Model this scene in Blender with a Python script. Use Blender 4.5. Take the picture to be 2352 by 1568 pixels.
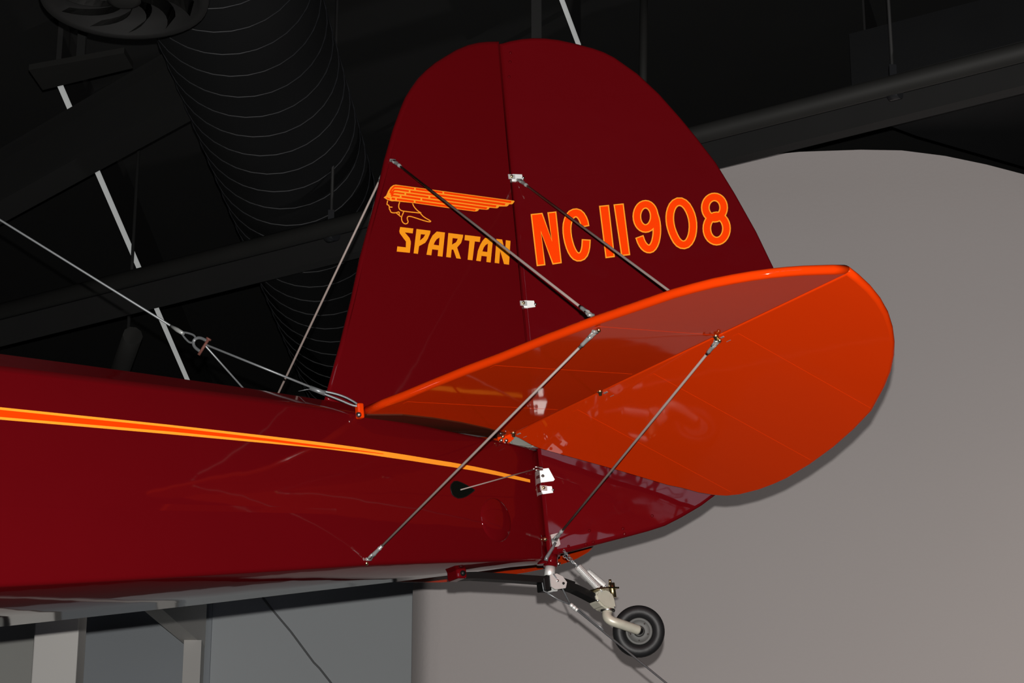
import bpy, bmesh, math, random
from mathutils import Vector, Matrix, geometry
random.seed(7)
S = bpy.context.scene
for o in list(bpy.data.objects):
    bpy.data.objects.remove(o)
R = math.radians
PI = math.pi
COL = S.collection

# ---------------------------------------------------------------- camera, light, exposure
cam_d = bpy.data.cameras.new('camera')
cam_d.sensor_width = 36.0
cam_d.lens = 5800.0 / 2352.0 * 36.0
cam_d.clip_end = 200
cam = bpy.data.objects.new('camera', cam_d)
COL.objects.link(cam)
PITCH = R(20.57636)
cam.location = (0, 0, 1.6)
cam.rotation_euler = (PI / 2 + PITCH, 0, 0)
S.camera = cam

W = bpy.data.worlds.new('world')
S.world = W
W.use_nodes = True
W.node_tree.nodes['Background'].inputs[0].default_value = (0.9, 0.95, 1.0, 1)
W.node_tree.nodes['Background'].inputs[1].default_value = 0.0

def lamp(name, kind, loc, target, power, color, size=0.05, cone=60, blend=0.5):
    d = bpy.data.lights.new(name, kind)
    d.energy = power
    d.color = color
    if kind == 'SPOT':
        d.spot_size = R(cone); d.spot_blend = blend
        d.shadow_soft_size = size
    elif kind == 'POINT':
        d.shadow_soft_size = size
    elif kind == 'AREA':
        d.size = size
    o = bpy.data.objects.new(name, d)
    COL.objects.link(o)
    o.location = loc
    v = Vector(target) - Vector(loc)
    o.rotation_euler = v.to_track_quat('-Z', 'Y').to_euler()
    return o

# the photographer's pop-up flash, just above the lens
lamp('camera_flash', 'SPOT', (0.006, -0.025, 1.670), (0, 6.6, 4.15), 2150, (1.0, 0.97, 0.93), 0.010, 75, 0.5)
# warm exhibit spotlight washing the foot of the curved wall from the right
lamp('wall_wash_spot', 'SPOT', (6.6, 6.0, 6.4), (3.6, 11.0, 2.6), 300, (1.0, 0.84, 0.68), 0.08, 62, 1.0)
# unseen spot added low at the right to brighten the whole curved wall
lamp('wall_wash_spot', 'SPOT', (7.0, 4.6, 3.4), (1.3, 11.2, 5.35), 660, (1.0, 0.94, 0.90), 0.08, 31, 0.55)

S.view_settings.view_transform = 'Standard'
S.view_settings.look = 'None'
S.view_settings.exposure = 0.0
S.view_settings.gamma = 1.0
S.view_settings.use_curve_mapping = False

# ---------------------------------------------------------------- materials
def mat(name, col, rough=0.5, metal=0.0, coat=0.0, coat_rough=0.03, noise=0.0, nscale=8.0, bump=0.0, bscale=20.0, emit=None, spec=0.5):
    m = bpy.data.materials.new(name)
    m.use_nodes = True
    nt = m.node_tree
    b = nt.nodes['Principled BSDF']
    b.inputs['Base Color'].default_value = (*col, 1)
    b.inputs['Roughness'].default_value = rough
    b.inputs['Metallic'].default_value = metal
    b.inputs['Coat Weight'].default_value = coat
    b.inputs['Coat Roughness'].default_value = coat_rough
    b.inputs['Specular IOR Level'].default_value = spec
    if emit:
        b.inputs['Emission Color'].default_value = (*emit[0], 1)
        b.inputs['Emission Strength'].default_value = emit[1]
    tc = nt.nodes.new('ShaderNodeTexCoord')
    if noise > 0:
        n = nt.nodes.new('ShaderNodeTexNoise'); n.inputs['Scale'].default_value = nscale; n.inputs['Detail'].default_value = 5
        nt.links.new(tc.outputs['Object'], n.inputs['Vector'])
        mx = nt.nodes.new('ShaderNodeMix'); mx.data_type = 'RGBA'
        mx.inputs[6].default_value = (*[c * (1 - noise) for c in col], 1)
        mx.inputs[7].default_value = (*[min(1, c * (1 + noise)) for c in col], 1)
        nt.links.new(n.outputs['Fac'], mx.inputs[0])
        nt.links.new(mx.outputs[2], b.inputs['Base Color'])
    if bump > 0:
        n2 = nt.nodes.new('ShaderNodeTexNoise'); n2.inputs['Scale'].default_value = bscale; n2.inputs['Detail'].default_value = 2
        nt.links.new(tc.outputs['Object'], n2.inputs['Vector'])
        bp = nt.nodes.new('ShaderNodeBump'); bp.inputs['Strength'].default_value = 1.0; bp.inputs['Distance'].default_value = bump
        nt.links.new(n2.outputs['Fac'], bp.inputs['Height'])
        nt.links.new(bp.outputs['Normal'], b.inputs['Normal'])
        nt.links.new(bp.outputs['Normal'], b.inputs['Coat Normal'])
    return m

MAROON = mat('maroon_dope', (0.102, 0.0018, 0.0036), 0.55, coat=1.0, coat_rough=0.05, noise=0.06, nscale=3, bump=0.0016, bscale=5.5, spec=0.0)
MAROON_R = mat('maroon_dope_rudder', (0.101, 0.0018, 0.0036), 0.55, coat=1.0, coat_rough=0.04, noise=0.06, nscale=3, bump=0.0028, bscale=7, spec=0.0)
ORANGE = mat('orange_dope', (0.69, 0.038, 0.0013), 0.5, coat=0.5, coat_rough=0.05, noise=0.04, nscale=4, bump=0.0008, bscale=5, spec=0.0)
GOLD = mat('gold_paint', (0.98, 0.34, 0.024), 0.5, coat=0.6, coat_rough=0.08, noise=0.03, spec=0.0)
DEEPGOLD = mat('deep_gold_paint', (0.98, 0.33, 0.012), 0.5, coat=0.6, coat_rough=0.08, noise=0.03, spec=0.0)
ORPAINT = mat('orange_paint', (0.98, 0.05, 0.001), 0.5, coat=0.6, coat_rough=0.08, noise=0.03, spec=0.0)
STEEL = mat('bright_steel', (0.72, 0.72, 0.70), 0.28, metal=1.0, noise=0.06, nscale=60)
WIRE = mat('stainless_wire', (0.28, 0.22, 0.20), 0.5, metal=0.0, noise=0.05, nscale=40)
ZINC = mat('zinc_plate', (0.80, 0.80, 0.78), 0.45, metal=0.55, noise=0.05, nscale=50)
GALV = mat('galvanised_cable', (0.20, 0.21, 0.22), 0.4, metal=0.45, noise=0.3, nscale=400)
DULLZ = mat('dull_zinc', (0.33, 0.34, 0.335), 0.4, metal=0.35, noise=0.06, nscale=50)
ROOT_BROWN = mat('dark_brown_strip', (0.055, 0.012, 0.005), 0.6, coat=0.4, noise=0.1, nscale=8, spec=0.1)
BRASS = mat('cadmium_bolt', (0.72, 0.60, 0.33), 0.28, metal=1.0, noise=0.05, nscale=80)
BLACK = mat('black_steel', (0.006, 0.006, 0.006), 0.45, coat=0.0, noise=0.1, nscale=30, spec=0.2)
RUBBER = mat('tire_rubber', (0.012, 0.012, 0.013), 0.5, spec=0.3, noise=0.2, nscale=40, bump=0.0004, bscale=90)
HOLE = mat('dark_opening', (0.004, 0.005, 0.004), 0.9, spec=0.0)
CREAM = mat('cream_casting', (0.48, 0.46, 0.38), 0.4, metal=0.2, noise=0.12, nscale=60)
ALU = mat('cast_alloy', (0.075, 0.075, 0.072), 0.6, metal=0.2, noise=0.2, nscale=60)
HOOD = mat('grey_cover', (0.20, 0.20, 0.18), 0.5, noise=0.1, nscale=30)
RUST = mat('rusty_pin', (0.11, 0.035, 0.025), 0.7, noise=0.3, nscale=90)
CEIL = mat('black_ceiling', (0.009, 0.0095, 0.0095), 0.9, noise=0.25, nscale=2)
PIPEM = mat('dark_pipe', (0.019, 0.019, 0.018), 0.65, spec=0.3, noise=0.15, nscale=6)
DUCTM = mat('black_duct', (0.0062, 0.0068, 0.0076), 0.7, spec=0.3, noise=0.2, nscale=5)
DUCTR = mat('duct_seam', (0.0108, 0.0118, 0.0145), 0.5, noise=0.2, nscale=9)
BEAMM = mat('dark_beam', (0.013, 0.013, 0.013), 0.7, noise=0.2, nscale=4)
DRUM = mat('warm_grey_plaster', (0.40, 0.37, 0.365), 0.85, noise=0.02, nscale=1.5, bump=0.0006, bscale=60)
COOLW = mat('blue_grey_plaster', (0.50, 0.53, 0.55), 0.85, noise=0.02, nscale=2)
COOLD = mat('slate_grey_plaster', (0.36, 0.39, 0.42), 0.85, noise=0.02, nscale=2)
OLIVE = mat('olive_grey_plaster', (0.47, 0.475, 0.45), 0.85, noise=0.02, nscale=2)
WHITEW = mat('off_white_paint', (0.65, 0.635, 0.61), 0.8, noise=0.02, nscale=2)
DARK_BASE = mat('added_dark_base', (0.035, 0.03, 0.03), 0.6, noise=0.1, nscale=3)
FLOORM = mat('dark_carpet', (0.05, 0.045, 0.045), 0.95, noise=0.2, nscale=40)
WALLM = mat('side_wall_paint', (0.14, 0.135, 0.13), 0.85, noise=0.03, nscale=2)
STRIPM = mat('light_strip_lens', (0.35, 0.35, 0.34), 0.6, emit=((0.96, 0.98, 0.96), 0.28))
PANE = mat('glow_pane', (0.6, 0.65, 0.7), 0.2, emit=((0.80, 0.82, 1.0), 1.25))
GREY_LINE = mat('grey_line', (0.16, 0.165, 0.17), 0.7)

# ---------------------------------------------------------------- helpers
def tag(o, label=None, cat=None, group=None, kind=None):
    if label: o['label'] = label
    if cat: o['category'] = cat
    if group: o['group'] = group
    if kind: o['kind'] = kind
    return o

def link(name, me, m, parent=None):
    if m is not None:
        for x in (m if isinstance(m, (list, tuple)) else [m]):
            me.materials.append(x)
    o = bpy.data.objects.new(name, me)
    COL.objects.link(o)
    if parent: o.parent = parent
    return o

def obj(name, bm, m, parent=None, smooth=False):
    me = bpy.data.meshes.new(name)
    bmesh.ops.recalc_face_normals(bm, faces=bm.faces[:])
    if smooth:
        for f in bm.faces: f.smooth = True
    bm.to_mesh(me); bm.free()
    return link(name, me, m, parent)

def empty(name, loc=(0, 0, 0)):
    o = bpy.data.objects.new(name, None)
    COL.objects.link(o)
    o.location = loc
    return o

def add_box(bm, c, s, rot=None, bevel=0.0):
    r = bmesh.ops.create_cube(bm, size=1.0)
    vs = r['verts']
    bmesh.ops.scale(bm, vec=s, verts=vs)
    if bevel > 0:
        es = list({e for v in vs for e in v.link_edges})
        g = bmesh.ops.bevel(bm, geom=es, offset=bevel, segments=2, affect='EDGES', profile=0.5)
        vs = list({v for f in g['faces'] for v in f.verts} | {v for v in vs if v.is_valid})
    M = Matrix.Translation(c) @ (rot.to_4x4() if rot else Matrix.Identity(4))
    bmesh.ops.transform(bm, matrix=M, verts=vs)
    return vs

def basis(d):
    d = Vector(d).normalized()
    a = Vector((0, 0, 1)) if abs(d.z) < 0.9 else Vector((1, 0, 0))
    u = d.cross(a).normalized()
    return u, d.cross(u).normalized(), d

def add_tube(bm, pts, rad, seg=8, caps=True, closed=False):
    pts = [Vector(p) for p in pts]
    n = len(pts)
    rads = rad if isinstance(rad, (list, tuple)) else [rad] * n
    rings = []
    u = None
    for i in range(n):
        if closed: d = pts[(i + 1) % n] - pts[i - 1]
        elif i == 0: d = pts[1] - pts[0]
        elif i == n - 1: d = pts[-1] - pts[-2]
        else: d = (pts[i + 1] - pts[i]).normalized() + (pts[i] - pts[i - 1]).normalized()
        d.normalize()
        if u is None: u = basis(d)[0]
        else:
            u = u - d * u.dot(d); u.normalize()
        w = d.cross(u)
        rings.append([bm.verts.new(pts[i] + (u * math.cos(2 * PI * k / seg) + w * math.sin(2 * PI * k / seg)) * rads[i]) for k in range(seg)])
    m = n if closed else n - 1
    for i in range(m):
        a, b = rings[i], rings[(i + 1) % n]
        for k in range(seg):
            bm.faces.new((a[k], a[(k + 1) % seg], b[(k + 1) % seg], b[k])).smooth = True
    if caps and not closed:
        bm.faces.new(rings[0][::-1]); bm.faces.new(rings[-1])

def add_lathe(bm, prof, c, axis, seg=32):
    u, w, d = basis(axis)
    rings = []
    for (r, h) in prof:
        rings.append([bm.verts.new(Vector(c) + d * h + (u * math.cos(2 * PI * k / seg) + w * math.sin(2 * PI * k / seg)) * max(r, 1e-5)) for k in range(seg)])
    for a, b in zip(rings[:-1], rings[1:]):
        for k in range(seg):
            bm.faces.new((a[k], a[(k + 1) % seg], b[(k + 1) % seg], b[k])).smooth = True
    return rings

def prism(bm, pts, fn, h0, h1):
    """flat plate: outline pts (a,b), fn(a,b,n)->3D between n=h0 and n=h1"""
    A = [bm.verts.new(fn(a, b, h0)) for a, b in pts]
    B = [bm.verts.new(fn(a, b, h1)) for a, b in pts]
    bm.faces.new(A[::-1]); bm.faces.new(B)
    n = len(pts)
    for i in range(n):
        bm.faces.new((A[i], A[(i + 1) % n], B[(i + 1) % n], B[i]))

def tube(name, pts, rad, m, parent=None, seg=8, closed=False):
    bm = bmesh.new(); add_tube(bm, pts, rad, seg, True, closed)
    return obj(name, bm, m, parent)

def smooth_pts(P, k=2):
    P = [Vector(p) for p in P]
    for _ in range(k):
        Q = [P[0]]
        for a, b in zip(P[:-1], P[1:]):
            Q += [a * .75 + b * .25, a * .25 + b * .75]
        Q.append(P[-1]); P = Q
    return P

def slab(name, outline, rfn, fn, m, parent, rim=6):
    """fabric covered tube frame panel: outline (a,b); rfn(a,b) half thickness; fn(a,b,n) to 3D"""
    P = [Vector(p) for p in outline]
    n = len(P)
    ar = sum(P[i - 1].x * P[i].y - P[i].x * P[i - 1].y for i in range(n))
    if ar < 0: P = P[::-1]
    bm = bmesh.new()
    rows = []
    for i in range(n):
        d1 = (P[i] - P[i - 1]).normalized(); d2 = (P[(i + 1) % n] - P[i]).normalized()
        n1 = Vector((d1.y, -d1.x)); n2 = Vector((d2.y, -d2.x))
        nn = (n1 + n2).normalized()
        k = 1 / max(nn.dot(n1), 0.6)
        r = rfn(P[i].x, P[i].y)
        c = P[i] - nn * r * k
        r = rfn(c.x, c.y)
        row = []
        for j in range(rim + 1):
            t = PI / 2 - PI * j / rim
            q = c + nn * (r * k * math.cos(t))
            row.append(bm.verts.new(fn(q.x, q.y, r * math.sin(t))))
        rows.append(row)
    for i in range(n):
        a, b = rows[i], rows[(i + 1) % n]
        for j in range(rim):
            f = bm.faces.new((a[j], b[j], b[j + 1], a[j + 1])); f.smooth = True
    f1 = bm.faces.new([r[0] for r in rows]); f2 = bm.faces.new([r[-1] for r in rows][::-1])
    bmesh.ops.triangulate(bm, faces=[f1, f2])
    return obj(name, bm, m, parent)

def decal(name, items, fn, lift, mats, parent):
    """flat paint: items (material, level, [outer, holes...])"""
    vs, fs, mi = [], [], []
    for qi, (mt, lev, polys) in enumerate(items):
        loops = [[Vector((a, b, 0)) for a, b in p] for p in polys]
        flat = [v for l in loops for v in l]
        tris = geometry.tessellate_polygon(loops)
        o = len(vs)
        vs += [fn(v.x, v.y, lift * (lev + 0.025 * qi)) for v in flat]
        for t in tris:
            fs.append([o + k for k in t]); mi.append(mt)
    me = bpy.data.meshes.new(name)
    me.from_pydata(vs, [], fs)
    used = sorted(set(mi))
    for u in used: me.materials.append(mats[u])
    for p, k in zip(me.polygons, mi): p.material_index = used.index(k)
    o = bpy.data.objects.new(name, me); COL.objects.link(o); o.parent = parent
    return o

# ---------------------------------------------------------------- the room
def room_box(name, c, s, m, kind='structure', parent=None):
    bm = bmesh.new(); add_box(bm, c, s)
    o = obj(name, bm, m, parent)
    if kind and not parent: o['kind'] = kind
    return o

room_box('floor', (0, 4, -0.1), (30, 30, 0.2), FLOORM)
room_box('ceiling', (0, 4, 8.3), (30, 30, 0.2), CEIL)
room_box('wall_left', (-14.9, 4, 4.1), (0.2, 30, 8.2), WALLM)
room_box('wall_right', (14.9, 4, 4.1), (0.2, 30, 8.2), WALLM)
room_box('wall_far', (0, 18.9, 4.1), (30, 0.2, 8.2), CEIL)
wb = room_box('wall_back', (0, -10.9, 4.1), (30, 0.2, 8.2), WALLM)
# unseen windows behind the photographer, added and sized for the rudder's reflected glow
for i, xc in enumerate((-0.9, 0.35, 1.6, 2.85, 4.1, 5.35)):
    bm = bmesh.new()
    h = 0.5; z0, z1 = 2.9, 7.0
    for a in (-1, 1):
        add_box(bm, (xc + a * h, -10.76, (z0 + z1) / 2), (0.08, 0.1, z1 - z0 + 0.08))
    for k in range(4):
        add_box(bm, (xc, -10.76, z0 + (z1 - z0) * k / 3), (2 * h, 0.09, 0.07))
    wo = obj('glow_window_%d' % (i + 1), bm, WHITEW); wo['kind'] = 'structure'
    for k in range(3):
        zz = z0 + (z1 - z0) * (k + 0.5) / 3
        bm = bmesh.new(); add_box(bm, (xc, -10.77, zz), (2 * h - 0.08, 0.02, (z1 - z0) / 3 - 0.07))
        obj('pane', bm, PANE, wo)

# curved display wall with an arched top
TOPX = [(-0.46, 5.75), (-0.2, 6.02), (0.1, 6.26), (0.4, 6.46), (0.7, 6.61), (1.0, 6.725), (1.2, 6.77), (1.4, 6.792), (1.7, 6.803), (1.9, 6.80),
        (2.11, 6.772), (2.31, 6.728), (2.49, 6.678), (2.7, 6.60), (3.0, 6.46), (3.4, 6.22), (3.9, 5.85), (4.5, 5.3), (5.2, 4.5)]
def drum_y(x):
    return 11.2 + 0.018 * (x - 1.6) ** 2 + max(0.0, 0.10 - (x + 0.46)) ** 2 * 9.0
bm = bmesh.new()
cols = []
xs = [-0.46, -0.44, -0.41, -0.37, -0.32, -0.26] + [p[0] for p in TOPX[1:]]
def topz(x):
    for (a, za), (b, zb) in zip(TOPX[:-1], TOPX[1:]):
        if a <= x <= b + 1e-6: return za + (zb - za) * (x - a) / (b - a)
for x in xs:
    y = drum_y(x); z = topz(x)
    cols.append([bm.verts.new((x, y, 0)), bm.verts.new((x, y, z)), bm.verts.new((x, y + 0.16, z)), bm.verts.new((x, y + 0.16, 0))])
for a, b in zip(cols[:-1], cols[1:]):
    for k in range(4):
        f = bm.faces.new((a[k], a[(k + 1) % 4], b[(k + 1) % 4], b[k])); f.smooth = k in (0,)
for e in bm.edges:
    fs = [f.smooth for f in e.link_faces]
    if len(fs) == 2 and not all(fs): e.smooth = False
bm.faces.new(cols[0]); bm.faces.new(cols[-1][::-1])
o = obj('wall_center', bm, DRUM); o['kind'] = 'structure'
bm = bmesh.new(); prev = None
for x in xs:
    y = drum_y(x)
    row = [bm.verts.new((x, y - 0.02, 0)), bm.verts.new((x, y - 0.02, 1.75)), bm.verts.new((x, y - 0.001, 1.75)), bm.verts.new((x, y - 0.001, 0))]
    if prev:
        for k in range(4): bm.faces.new((prev[k], prev[(k + 1) % 4], row[(k + 1) % 4], row[k]))
    prev = row
o = obj('trim_5', bm, DARK_BASE); o['kind'] = 'structure'  # unseen dark base, added to darken what the elevator reflects

# flat wall behind the nose side
o = room_box('wall_front', (-0.72, 14.6, 3.0), (2.12, 0.2, 6.0), COOLW)
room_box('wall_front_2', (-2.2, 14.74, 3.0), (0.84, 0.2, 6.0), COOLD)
room_box('wall_front_3', (-5.6, 14.66, 3.0), (5.96, 0.2, 6.0), OLIVE)
room_box('trim_1', (-1.775, 14.49, 3.0), (0.02, 0.025, 6.0), COOLD)
for i, (x0, x1) in enumerate(((-8.5, -2.62), (-2.61, -1.79), (-1.76, -0.47))):
    room_box('trim_%d' % (i + 2), ((x0 + x1) / 2, 14.46, 1.16), (x1 - x0, 0.03, 2.32), DARK_BASE)  # unseen dark panels, added for the dark band reflected in the belly

t = empty('wall_column', (-2.105, 11.5, 0))
bm = bmesh.new(); add_box(bm, (0, 0, 2.6), (0.205, 0.205, 5.2), bevel=0.006); obj('shaft', bm, WHITEW, t)
bm = bmesh.new(); add_box(bm, (0, 0, 0.1), (0.26, 0.26, 0.2), bevel=0.01); obj('plinth', bm, WHITEW, t)
tag(t, 'off-white square column standing before the slate grey wall at lower left', 'column')

t = empty('soffit_frame', (-1.83, 14.25, 0))
bm = bmesh.new(); add_box(bm, (-0.002, 0.0, 2.545), (0.10, 0.16, 5.09)); obj('post', bm, WHITEW, t)
bm = bmesh.new()
prism(bm, [(-0.052, 0.08), (0.050, 0.08), (-0.33, -2.3), (-0.45, -2.3)], lambda a, b, n: Vector((a, b, n)), 5.09, 5.34)
obj('beam', bm, WHITEW, t)
bm = bmesh.new(); add_box(bm, (-0.39, -2.2, 2.545), (0.10, 0.16, 5.09)); obj('post', bm, WHITEW, t)
tag(t, 'pale grey post carrying a level beam, against the wall under the fuselage', 'frame')
bm = bmesh.new()
pts = [(-1.62, 14.49, 5.62), (-1.415, 14.49, 5.354), (-1.30, 14.49, 5.22), (-1.16, 14.49, 5.035), (-1.125, 14.49, 5.0), (-1.057, 14.49, 4.915), (-0.80, 14.49, 4.56), (-0.62, 14.49, 4.30)]
o = tube('wall_line', pts, 0.006, GREY_LINE)  # thin grey tube drawn as a diagonal line on the wall
tag(o, 'thin grey cord running diagonally down the blue-grey wall below the fuselage', 'line')

# ---------------------------------------------------------------- things on the black ceiling
t = empty('ceiling_pipe', (0, 10.73, 6.4))
def P6(x): return -2.0 / 3.0 * x * 0.94
a, b = Vector((-6.2, 3.78, 0)), Vector((5.8, -3.63, 0))
tube('pipe', [a, b], 0.042, PIPEM, t, 16)
hx = [-3.6, -0.878, 1.63, 4.2]
for x in hx:
    y = -0.62 * x
    bm = bmesh.new()
    add_tube(bm, [(x, y, 0.04), (x, y, 1.78)], 0.008, 8)
    obj('hanger_rod', bm, BEAMM, t)
    bm = bmesh.new()
    add_tube(bm, [(x - 0.02, y + 0.0124, 0), (x + 0.02, y - 0.0124, 0)], 0.048, 16)
    add_box(bm, (x, y, 0.075), (0.03, 0.03, 0.07))
    obj('clevis_clamp', bm, DUCTR, t)
tag(t, 'long dark pipe hung on rods, crossing the black ceiling from left to right', 'pipe')

t = empty('ceiling_rail', (0, 11.14, 6.5))
bm = bmesh.new()
prism(bm, [(-5.8, 3.62), (5.6, -3.50), (5.64, -3.44), (-5.76, 3.68)], lambda a, b, n: Vector((a, b, n)), -0.06, 0.15)
obj('rail', bm, BEAMM, t)
for x in (-3.0, 0.12, 3.4):
    bm = bmesh.new(); add_box(bm, (x, -0.624 * x + 0.03, 0.87), (0.05, 0.05, 1.66)); obj('drop_strap', bm, BEAMM, t)
tag(t, 'flat dark rail running just behind and below the long ceiling pipe', 'rail')

# light strips
def strip(pts, w, label):
    c = Vector(pts[0]); t = empty('light_strip', c)
    q = Vector(pts[1]) - c
    d = Vector((q.x, q.y, 0)).normalized(); s = Vector((-d.y, d.x, 0)) * w / 2
    bm = bmesh.new(); prism(bm, [(0, -1), (1, -1), (1, 1), (0, 1)], lambda a, b, n: q * a + s * b + Vector((0, 0, n)), 0.0, 0.02); obj('lens', bm, STRIPM, t)
    bm = bmesh.new(); prism(bm, [(0, -1), (1, -1), (1, 1), (0, 1)], lambda a, b, n: q * a + s * b * 1.1 + Vector((0, 0, n)), 0.02, 0.395); obj('channel', bm, BEAMM, t)
    tag(t, label, 'light strip', 'pale light strips on the black ceiling')
strip([(-2.492, 12.45, 7.8), (-2.335, 18.6, 7.8)], 0.026, 'long pale light strip at left, crossing behind the pipe to the fuselage')
strip([(0.06, 10.55, 7.8), (0.358, 12.06, 7.8)], 0.020, 'short pale light strip directly above the top of the rudder')
strip([(-1.172, 11.80, 7.8), (-1.140, 12.10, 7.8)], 0.012, 'tiny pale light strip at the right edge of the round duct')
strip([(1.885, 12.05, 7.8), (2.03, 12.56, 7.8)], 0.010, 'short pale light strip right of the fin above the pipe')

# black beam that interrupts the long strip
t = empty('roof_beam', (-2.4, 12.0, 7.0))
bm = bmesh.new()
for zz, w in ((0.0, 0.12), (0.30, 0.12)):
    prism(bm, [(-2.6, 2.75), (1.15, -1.35), (1.15 + w, -1.35 + w), (-2.6 + w, 2.75 + w)], lambda a, b, n: Vector((a, b, n)), zz - 0.01, zz + 0.01)
prism(bm, [(-2.55, 2.80), (1.20, -1.30), (1.215, -1.285), (-2.535, 2.815)], lambda a, b, n: Vector((a, b, n)), 0.0, 0.30)
obj('i_section', bm, CEIL, t)
for q in ((-2.4, 2.68), (0.9, -1.0)):
    bm = bmesh.new(); add_box(bm, (q[0], q[1], 0.75), (0.06, 0.06, 0.92)); obj('hanger', bm, CEIL, t)
tag(t, 'black roof beam slanting across the upper left, in front of the light strip', 'beam')

t = empty('ceiling_panel', (-2.1, 10.98, 7.15))
bm = bmesh.new(); prism(bm, [(-0.25, 0.05), (0.24, -0.13), (0.26, 0.03), (-0.22, 0.27)], lambda a, b, n: Vector((a, b, n)), 0, 0.03); obj('plate', bm, PIPEM, t)
bm = bmesh.new(); add_box(bm, (0, 0.05, 0.54), (0.04, 0.04, 1.03)); obj('drop_strap', bm, CEIL, t)
tag(t, 'small dark plate on the ceiling beside the round diffuser', 'panel')

# large round duct
t = empty('round_duct', (-1.42, 9.2, 7.0))
A = Vector((-0.02, -2.2, 0)); B = Vector((0.60, 7.4, 0)); r0 = 0.385
bm = bmesh.new(); add_tube(bm, [A, A.lerp(B, .5), B], r0, 40); obj('duct_shell', bm, DUCTM, t)
nr = 46
ring_me = None
for i in range(nr):
    c = A.lerp(B, (i + 0.5) / nr)
    if ring_me is None:
        d = (B - A).normalized(); u = d.cross(Vector((0, 0, 1))).normalized(); w = u.cross(d)
        bm = bmesh.new()
        sh = 0.05
        add_tube(bm, [(u * math.cos(k * PI / 16) + w * math.sin(k * PI / 16)) * (r0 + 0.001) + d * (sh * math.cos(k * PI / 16)) for k in range(32)], 0.005, 5, False, True)
        o = obj('seam', bm, DUCTR, t); o.location = c; ring_me = o.data
    else:
        o = bpy.data.objects.new('seam', ring_me); COL.objects.link(o); o.parent = t; o.location = c
for yy in (0.0, 4.5):
    for s in (-1, 1):
        bm = bmesh.new(); add_box(bm, (0.12 + s * 0.40 + yy * 0.065, yy, 0.6), (0.02, 0.03, 1.19)); obj('hanger_strap', bm, CEIL, t)
tag(t, 'wide black round spiral duct under the ceiling left of the fin', 'duct')

# swirl diffuser
t = empty('ceiling_diffuser', (-1.48, 8.56, 6.2))
bm = bmesh.new()
add_lathe(bm, [(0.02, 0.10), (0.30, 0.10), (0.325, 0.03), (0.318, 0.0), (0.285, 0.004), (0.275, 0.05), (0.05, 0.05), (0.02, 0.05)], (0, 0, 0), (0, 0, 1), 48)
obj('rim', bm, BEAMM, t)
vane = None
for i in range(11):
    a0 = 2 * PI * i / 11
    if vane is None:
        bm = bmesh.new()
        prev = None
        for k in range(9):
            r = 0.06 + 0.21 * k / 8; an = 0.9 * k / 8
            c, s = math.cos(an), math.sin(an)
            row = [bm.verts.new((r * c, r * s, 0.045)), bm.verts.new((r * math.cos(an + .12 + .06 * k / 8), r * math.sin(an + .12 + .06 * k / 8), 0.004))]
            if prev: bm.faces.new((prev[0], row[0], row[1], prev[1])).smooth = True
            prev = row
        bmesh.ops.solidify(bm, geom=bm.faces[:], thickness=0.004)
        o = obj('vane', bm, PIPEM, t); vane = o.data
    else:
        o = bpy.data.objects.new('vane', vane); COL.objects.link(o); o.parent = t
    o.rotation_euler.z = a0
bm = bmesh.new(); add_lathe(bm, [(0.0, 0.03), (0.06, 0.03), (0.065, 0.0), (0.04, -0.012), (0.0, -0.014)], (0, 0, 0), (0, 0, 1), 24); obj('hub', bm, PIPEM, t)
bm = bmesh.new(); add_lathe(bm, [(0.16, 0.09), (0.16, 2.0)], (0, 0, 0), (0, 0, 1), 24); obj('drop_duct', bm, CEIL, t)
tag(t, 'dark round swirl diffuser with curved vanes at the top left edge', 'diffuser')

# box duct upper right
t = empty('box_duct', (2.6, 11.4, 6.9))
bm = bmesh.new()
prism(bm, [(-0.615, -0.152), (-0.96, -0.42), (3.2, -2.9), (5.0, -1.0), (1.6, 1.2)], lambda a, b, n: Vector((a, b, n)), 0.0, 0.42)
obj('casing', bm, DUCTM, t)
for q in ((0.6, 0.2), (3.0, -1.3)):
    bm = bmesh.new(); add_box(bm, (q[0], q[1], 0.85), (0.05, 0.05, 0.9)); obj('hanger', bm, CEIL, t)
tag(t, 'black box duct with an angled corner above the curved wall at right', 'duct')

t = empty('ceiling_brace', (-2.08, 12.85, 6.45))
tube('strut', [(0.02, -0.02, 0.0), (-0.30, 1.05, -0.12)], 0.055, PIPEM, t, 10)
tube('hanger', [(-0.05, 0.25, 0.0), (-0.05, 0.25, 1.75)], 0.01, CEIL, t, 6)
tag(t, 'short dark strut below the long pipe, above the fuselage at left', 'strut')
t = empty('ceiling_strut', (0.675, 12.0, 7.02))
tube('strut', [(0.0, 0, 0.0), (0.03, -0.1, 1.18)], 0.022, PIPEM, t, 10)
bm = bmesh.new(); add_box(bm, (0, 0, -0.02), (0.08, 0.08, 0.05)); obj('foot_plate', bm, BEAMM, t)
tag(t, 'thin dark upright strut on the ceiling just right of the rudder top', 'strut')
# ---------------------------------------------------------------- the airplane
AIR = empty('airplane')
AIR.matrix_world = Matrix(((0.85949, 0.50334, -0.08897, 0.076), (0.49601, -0.86336, -0.09271, 6.648), (0.12348, -0.03555, 0.99171, 3.8082), (0, 0, 0, 1)))
tag(AIR, 'maroon and orange vintage airplane, its tail hung below the black ceiling', 'airplane')
AM = AIR.matrix_world.copy()

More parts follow.
